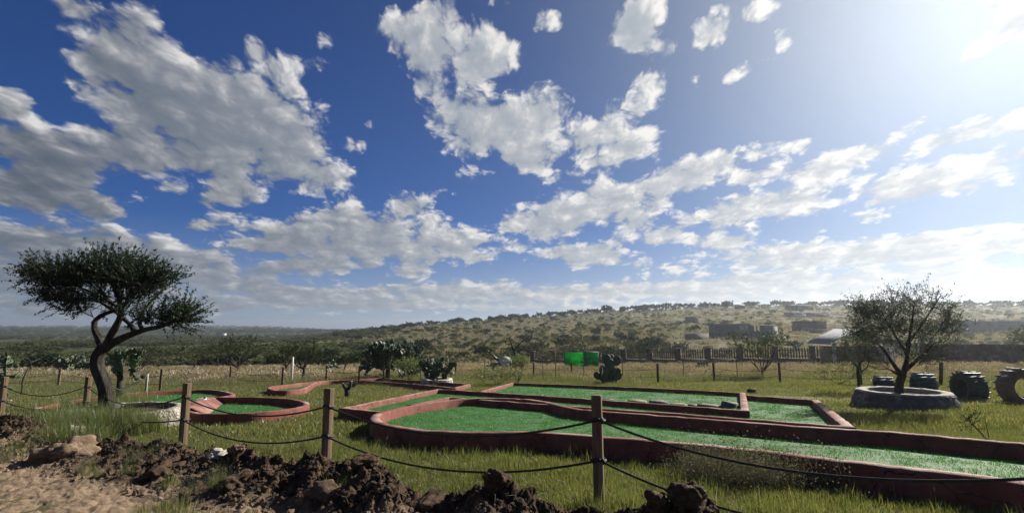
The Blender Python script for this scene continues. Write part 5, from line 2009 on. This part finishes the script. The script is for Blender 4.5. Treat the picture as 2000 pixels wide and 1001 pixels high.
MB().add([(-.15, -1.6, 3.72), (2.95, -1.6, 2.45), (2.95, 2.4, 2.45), (-.15, 2.4, 3.72), (-.15, -1.6, 3.66), (2.95, -1.6, 2.39), (2.95, 2.4, 2.39), (-.15, 2.4, 3.66)], [[0, 1, 2, 3], [4, 7, 6, 5], [0, 4, 5, 1], [1, 5, 6, 2], [2, 6, 7, 3], [3, 7, 4, 0]]).obj('roof', M_BRICK, hut)
MB().box((-.6, -.84, 1.0), (.8, .08, 1.9)).obj('door', M_DARKSTEEL, hut)


def wall_run(name, label, a, b, h, mat, th=.25, cat='wall', step=None, holes=(), posts_=0):
    """straight masonry wall between two ground points, with openings (from, to, sill, head) as fractions and metres"""
    t = thing(name, label, cat, a)
    d = np.array([b[0] - a[0], b[1] - a[1]])
    L = float(np.linalg.norm(d))
    an = math.atan2(d[1], d[0])
    t.rotation_euler = (0, 0, an)
    z0_, z1_ = 0.0, b[2] - a[2]
    cuts = sorted({0.0, 1.0, *[q for h_ in holes for q in h_[:2]]})
    mb = MB()
    for s, e in zip(cuts[:-1], cuts[1:]):
        hl = [q for q in holes if q[0] <= s + 1e-6 and q[1] >= e - 1e-6]
        xa, xb = s * L, e * L
        if not hl:
            mb.box(((xa + xb) / 2, 0, h / 2 - .5), (xb - xa, th, h + 1.0))
        else:
            sill, head = hl[0][2], hl[0][3]
            if sill > 0:
                mb.box(((xa + xb) / 2, 0, sill / 2 - .5), (xb - xa, th, sill + 1.0))
            if head < h:
                mb.box(((xa + xb) / 2, 0, (head + h) / 2), (xb - xa, th, h - head))
    mb.obj('masonry', mat, t)
    for i in range(posts_):
        x_ = L * (i + .5) / posts_
        MB().box((x_, -.05, h / 2), (.3, th + .14, h + .12)).obj('pier', mat, t)
    return t


wall_run('boundary_wall', 'long brick wall behind the tractor tyres at right', on(1800, 49), on(2110, 47), 2.25, M_BRICK, posts_=6)
a = at_far(1835, 650)
b = on(2110, a[1] + 4)
wall_run('boundary_wall', 'second long dark wall higher up the slope at right', a, b, 3.7, M_BLOCK, posts_=4)
a, b = at_far(1386, 655), at_far(1512, 664)
L_ = math.hypot(b[0] - a[0], b[1] - a[1])
rt = wall_run('ruined_house', 'roofless grey block house with gaps in its wall on the lower hillside', a, b, 2.7, M_BLOCK, cat='house', holes=((.50, .58, 1.3, 2.7), (.60, .64, 1.3, 2.7), (.72, .75, 1.3, 2.7), (.77, .80, 1.3, 2.7)))
MB().box((L_ * .30, 3.5, 1.3), (L_ * .62, .25, 3.8)).box((L_ * .98, 2.5, .9), (.25, 5, 3.0)).box((0, 2.5, .9), (.25, 5, 3.0)).obj('back_wall', M_BLOCK, rt)
for fx in (.53, .555):
    MB().box((L_ * fx, 0, 2.0), (.12, .2, 1.4)).obj('post', M_BLOCK, rt)
a, b = at_far(1338, 664), at_far(1384, 660)
wall_run('ruined_wall', 'low grey block wall left of the roofless block house', a, b, 1.6, M_BLOCK)
a = at_far(1341, 629)
b = on(1364, a[1])
rr_ = wall_run('block_hut', 'small dark block hut high on the hillside', a, b, 2.2, M_BLOCK, cat='hut')
MB().box((2.2, 1.8, .9), (4.4, .25, 2.6)).box((4.4, .9, .9), (.25, 2.0, 2.6)).obj('back_wall', M_BLOCK, rr_)
a = at_far(1563, 648)
b = on(1616, a[1])
L_ = b[0] - a[0]
hs = thing('brown_house', 'brown house with a white lower band and a stake fence on the hillside', 'house', a)
MB().box((L_ / 2, 2.0, 1.4), (L_, 4.0, 3.2)).obj('wall', M_BRICK, hs)
for i in range(4):
    MB().box((L_ * (i + .5) / 4, -.06, .62), (L_ / 4 - .18, .12, .75)).obj('white_panel', M_PALE, hs)
MB().box((L_ / 2, 2.0, 3.05), (L_ + .4, 4.5, .16)).obj('roof', M_BLOCK, hs)
for i in range(7):
    for sx_, x0_ in ((-1, 0), (1, L_)):
        MB().tube([(x0_ + sx_ * (.6 + i * .8), 1 - i * .5 * sx_, -.3), (x0_ + sx_ * (.6 + i * .8), 1 - i * .5 * sx_, 1.6)], .06, 4).obj('stake', M_WOOD_FAR, hs)
a = at_far(1532, 619)
b = on(1618, a[1] + 2)
wall_run('low_wall', 'long low dark wall near the top of the hillside', a, b, 2.0, M_BLOCK)


def van(label, px, py, L=4.6, H=1.9, mat=None, rz=0.05):
    p = at_far(px, py)
    t = thing('parked_van', label, 'van', p, rz)
    MB().box((0, 0, .95), (L, 1.8, 1.0)).box((-.3, 0, 1.65), (L * .78, 1.7, .65), 0, 0, 0, .9).obj('body', M_WHITE, t)
    MB().box((-.3, -.86, 1.62), (L * .66, .06, .38)).obj('window', M_DARKSTEEL, t)
    for x_ in (-L * .3, L * .3):
        MB().tube([(x_, -.95, .38), (x_, .95, .38)], .36, 12).obj('wheel', M_DARKSTEEL, t)
    return t


van('left one of two white vans parked by the long low wall', 1562, 620)
van('white van nearer the long low wall centre, right beside the other van', 1573, 619.5)
van('lone small white car right of the long low wall', 1612, 617, 3.6)
van('white vehicle parked near the top of the slope at the far right', 1956, 599, 5)


def small_house(label, px, py, w, d, h, wallm, roofm, roofh=.8, name='small_house'):
    p = at_far(px, py)
    t = thing(name, label, 'house', p)
    MB().box((0, d / 2, h / 2 - .3), (w, d, h + .6)).obj('wall', wallm, t)
    MB().add([(-w / 2 - .3, -.3, h), (w / 2 + .3, -.3, h), (w / 2 + .3, d + .3, h), (-w / 2 - .3, d + .3, h), (-w / 2 - .3, d / 2, h + roofh), (w / 2 + .3, d / 2, h + roofh)], [[0, 1, 5, 4], [2, 3, 4, 5], [0, 3, 2, 1]], [[0, 4, 3], [1, 2, 5]]).obj('roof', roofm, t)
    MB().box((w * .2, -.04, 1.0), (.9, .1, 1.9)).obj('door', M_DARKSTEEL, t)
    MB().box((-w * .2, -.04, 1.5), (1.1, .1, .9)).obj('window', M_DARKSTEEL, t)
    return t


small_house('white roofed little house on the skyline above the ruins', 1447, 603, 4.6, 3, 1.8, M_BRICK, M_PALE, 1.0)
small_house('low dark building on the skyline left of the right planter tree', 1565, 605, 13, 4, 2.2, M_BLOCK, M_BLOCK, .5)
small_house('tiny pale shelter on the left part of the hill skyline', 1318, 604, 2.2, 2, 1.4, M_PALE, M_PALE, .4)
# white church far away
u_ = (407 - 1000) / 1000
cp_ = np.array([u_ * 560, 560., gz(u_ * 560, 560)])
zt = H0 + (640 - 664) * .001 * 560
ch = thing('white_church', 'far white domed church among the dark trees on the left plain', 'church', (cp_[0], cp_[1], cp_[2]))
topz = zt - cp_[2]
MB().box((4, 0, topz * .25), (16, 9, topz * .62)).obj('nave', M_PALE, ch)
bm = bmesh.new()
bmesh.ops.create_uvsphere(bm, u_segments=16, v_segments=10, radius=2.2)
for v in bm.verts:
    v.co.z = v.co.z * 1.2 + topz - 2.8
me = bpy.data.meshes.new('dome')
bm.to_mesh(me)
bm.free()
me.materials.append(M_WHITE)
link_obj('dome', me, ch)
MB().tube([(0, 0, topz * .4), (0, 0, topz - 2.6)], 2.2, 14).obj('drum', M_WHITE, ch)
MB().tube([(0, 0, topz - .4), (0, 0, topz + 1.0)], .35, 6).obj('lantern', M_WHITE, ch)
for lab, px, Y, w in (('far pale house right of the church', 432, 600, 9),):
    p = on(px, Y)
    t = thing('far_house', lab, 'house', p)
    MB().box((0, 0, 2.1), (w, 5, 4.6)).obj('wall', M_PALE, t)
    MB().box((0, 0, 4.5), (w + .5, 5.5, .3)).obj('roof', M_STONE, t)

# leaning weed plant behind the long lane
g = np.random.default_rng(91)
p = at(1935, 868)
mb, ml = MB(), MB()
tp = grow(mb, [([p, p + (-.15, 0, .22), p + (-.42, .05, .50)], .012, .004), ([p, p + (-.02, 0, .2), p + (.0, .05, .42)], .008, .003)], ell_pts(g, 26, p + (-.25, 0, .36), (.28, .15, .16)), g, twig_r=.003, wob=.1, seg=.08)
leaves(ml, tp, g, per=8, spread=.05, ln=.035, wd=.014, sprays=2, slen=.08)
t = thing('weed_plant', 'thin dark weed with bare stalks standing behind the long lane at right', 'plant')
mb.obj('stalks', M_TWIG, t)['kind'] = 'stuff'
ml.obj('leaf_cluster', M_SCRUB, t)

# ------------------------------------------------------------------ haze
hz_m = bpy.data.materials.new('haze_air')
hz_m.use_nodes = True
hn = NT(hz_m.node_tree)
pv = hn.n('ShaderNodeVolumePrincipled')
hn.put(pv.inputs['Color'], (.80, .88, 1.0))
hn.put(pv.inputs['Density'], HAZE)
hn.put(pv.inputs['Anisotropy'], .7)
ho = hn.n('ShaderNodeOutputMaterial')
hn.t.links.new(pv.outputs[0], ho.inputs['Volume'])
MBX = MB().box((0, 0, 14), (7200, 7200, 80))
if HAZE > 0:
    tag(MBX.obj('haze', hz_m), 'thin bluish air over the whole landscape', kind='stuff')
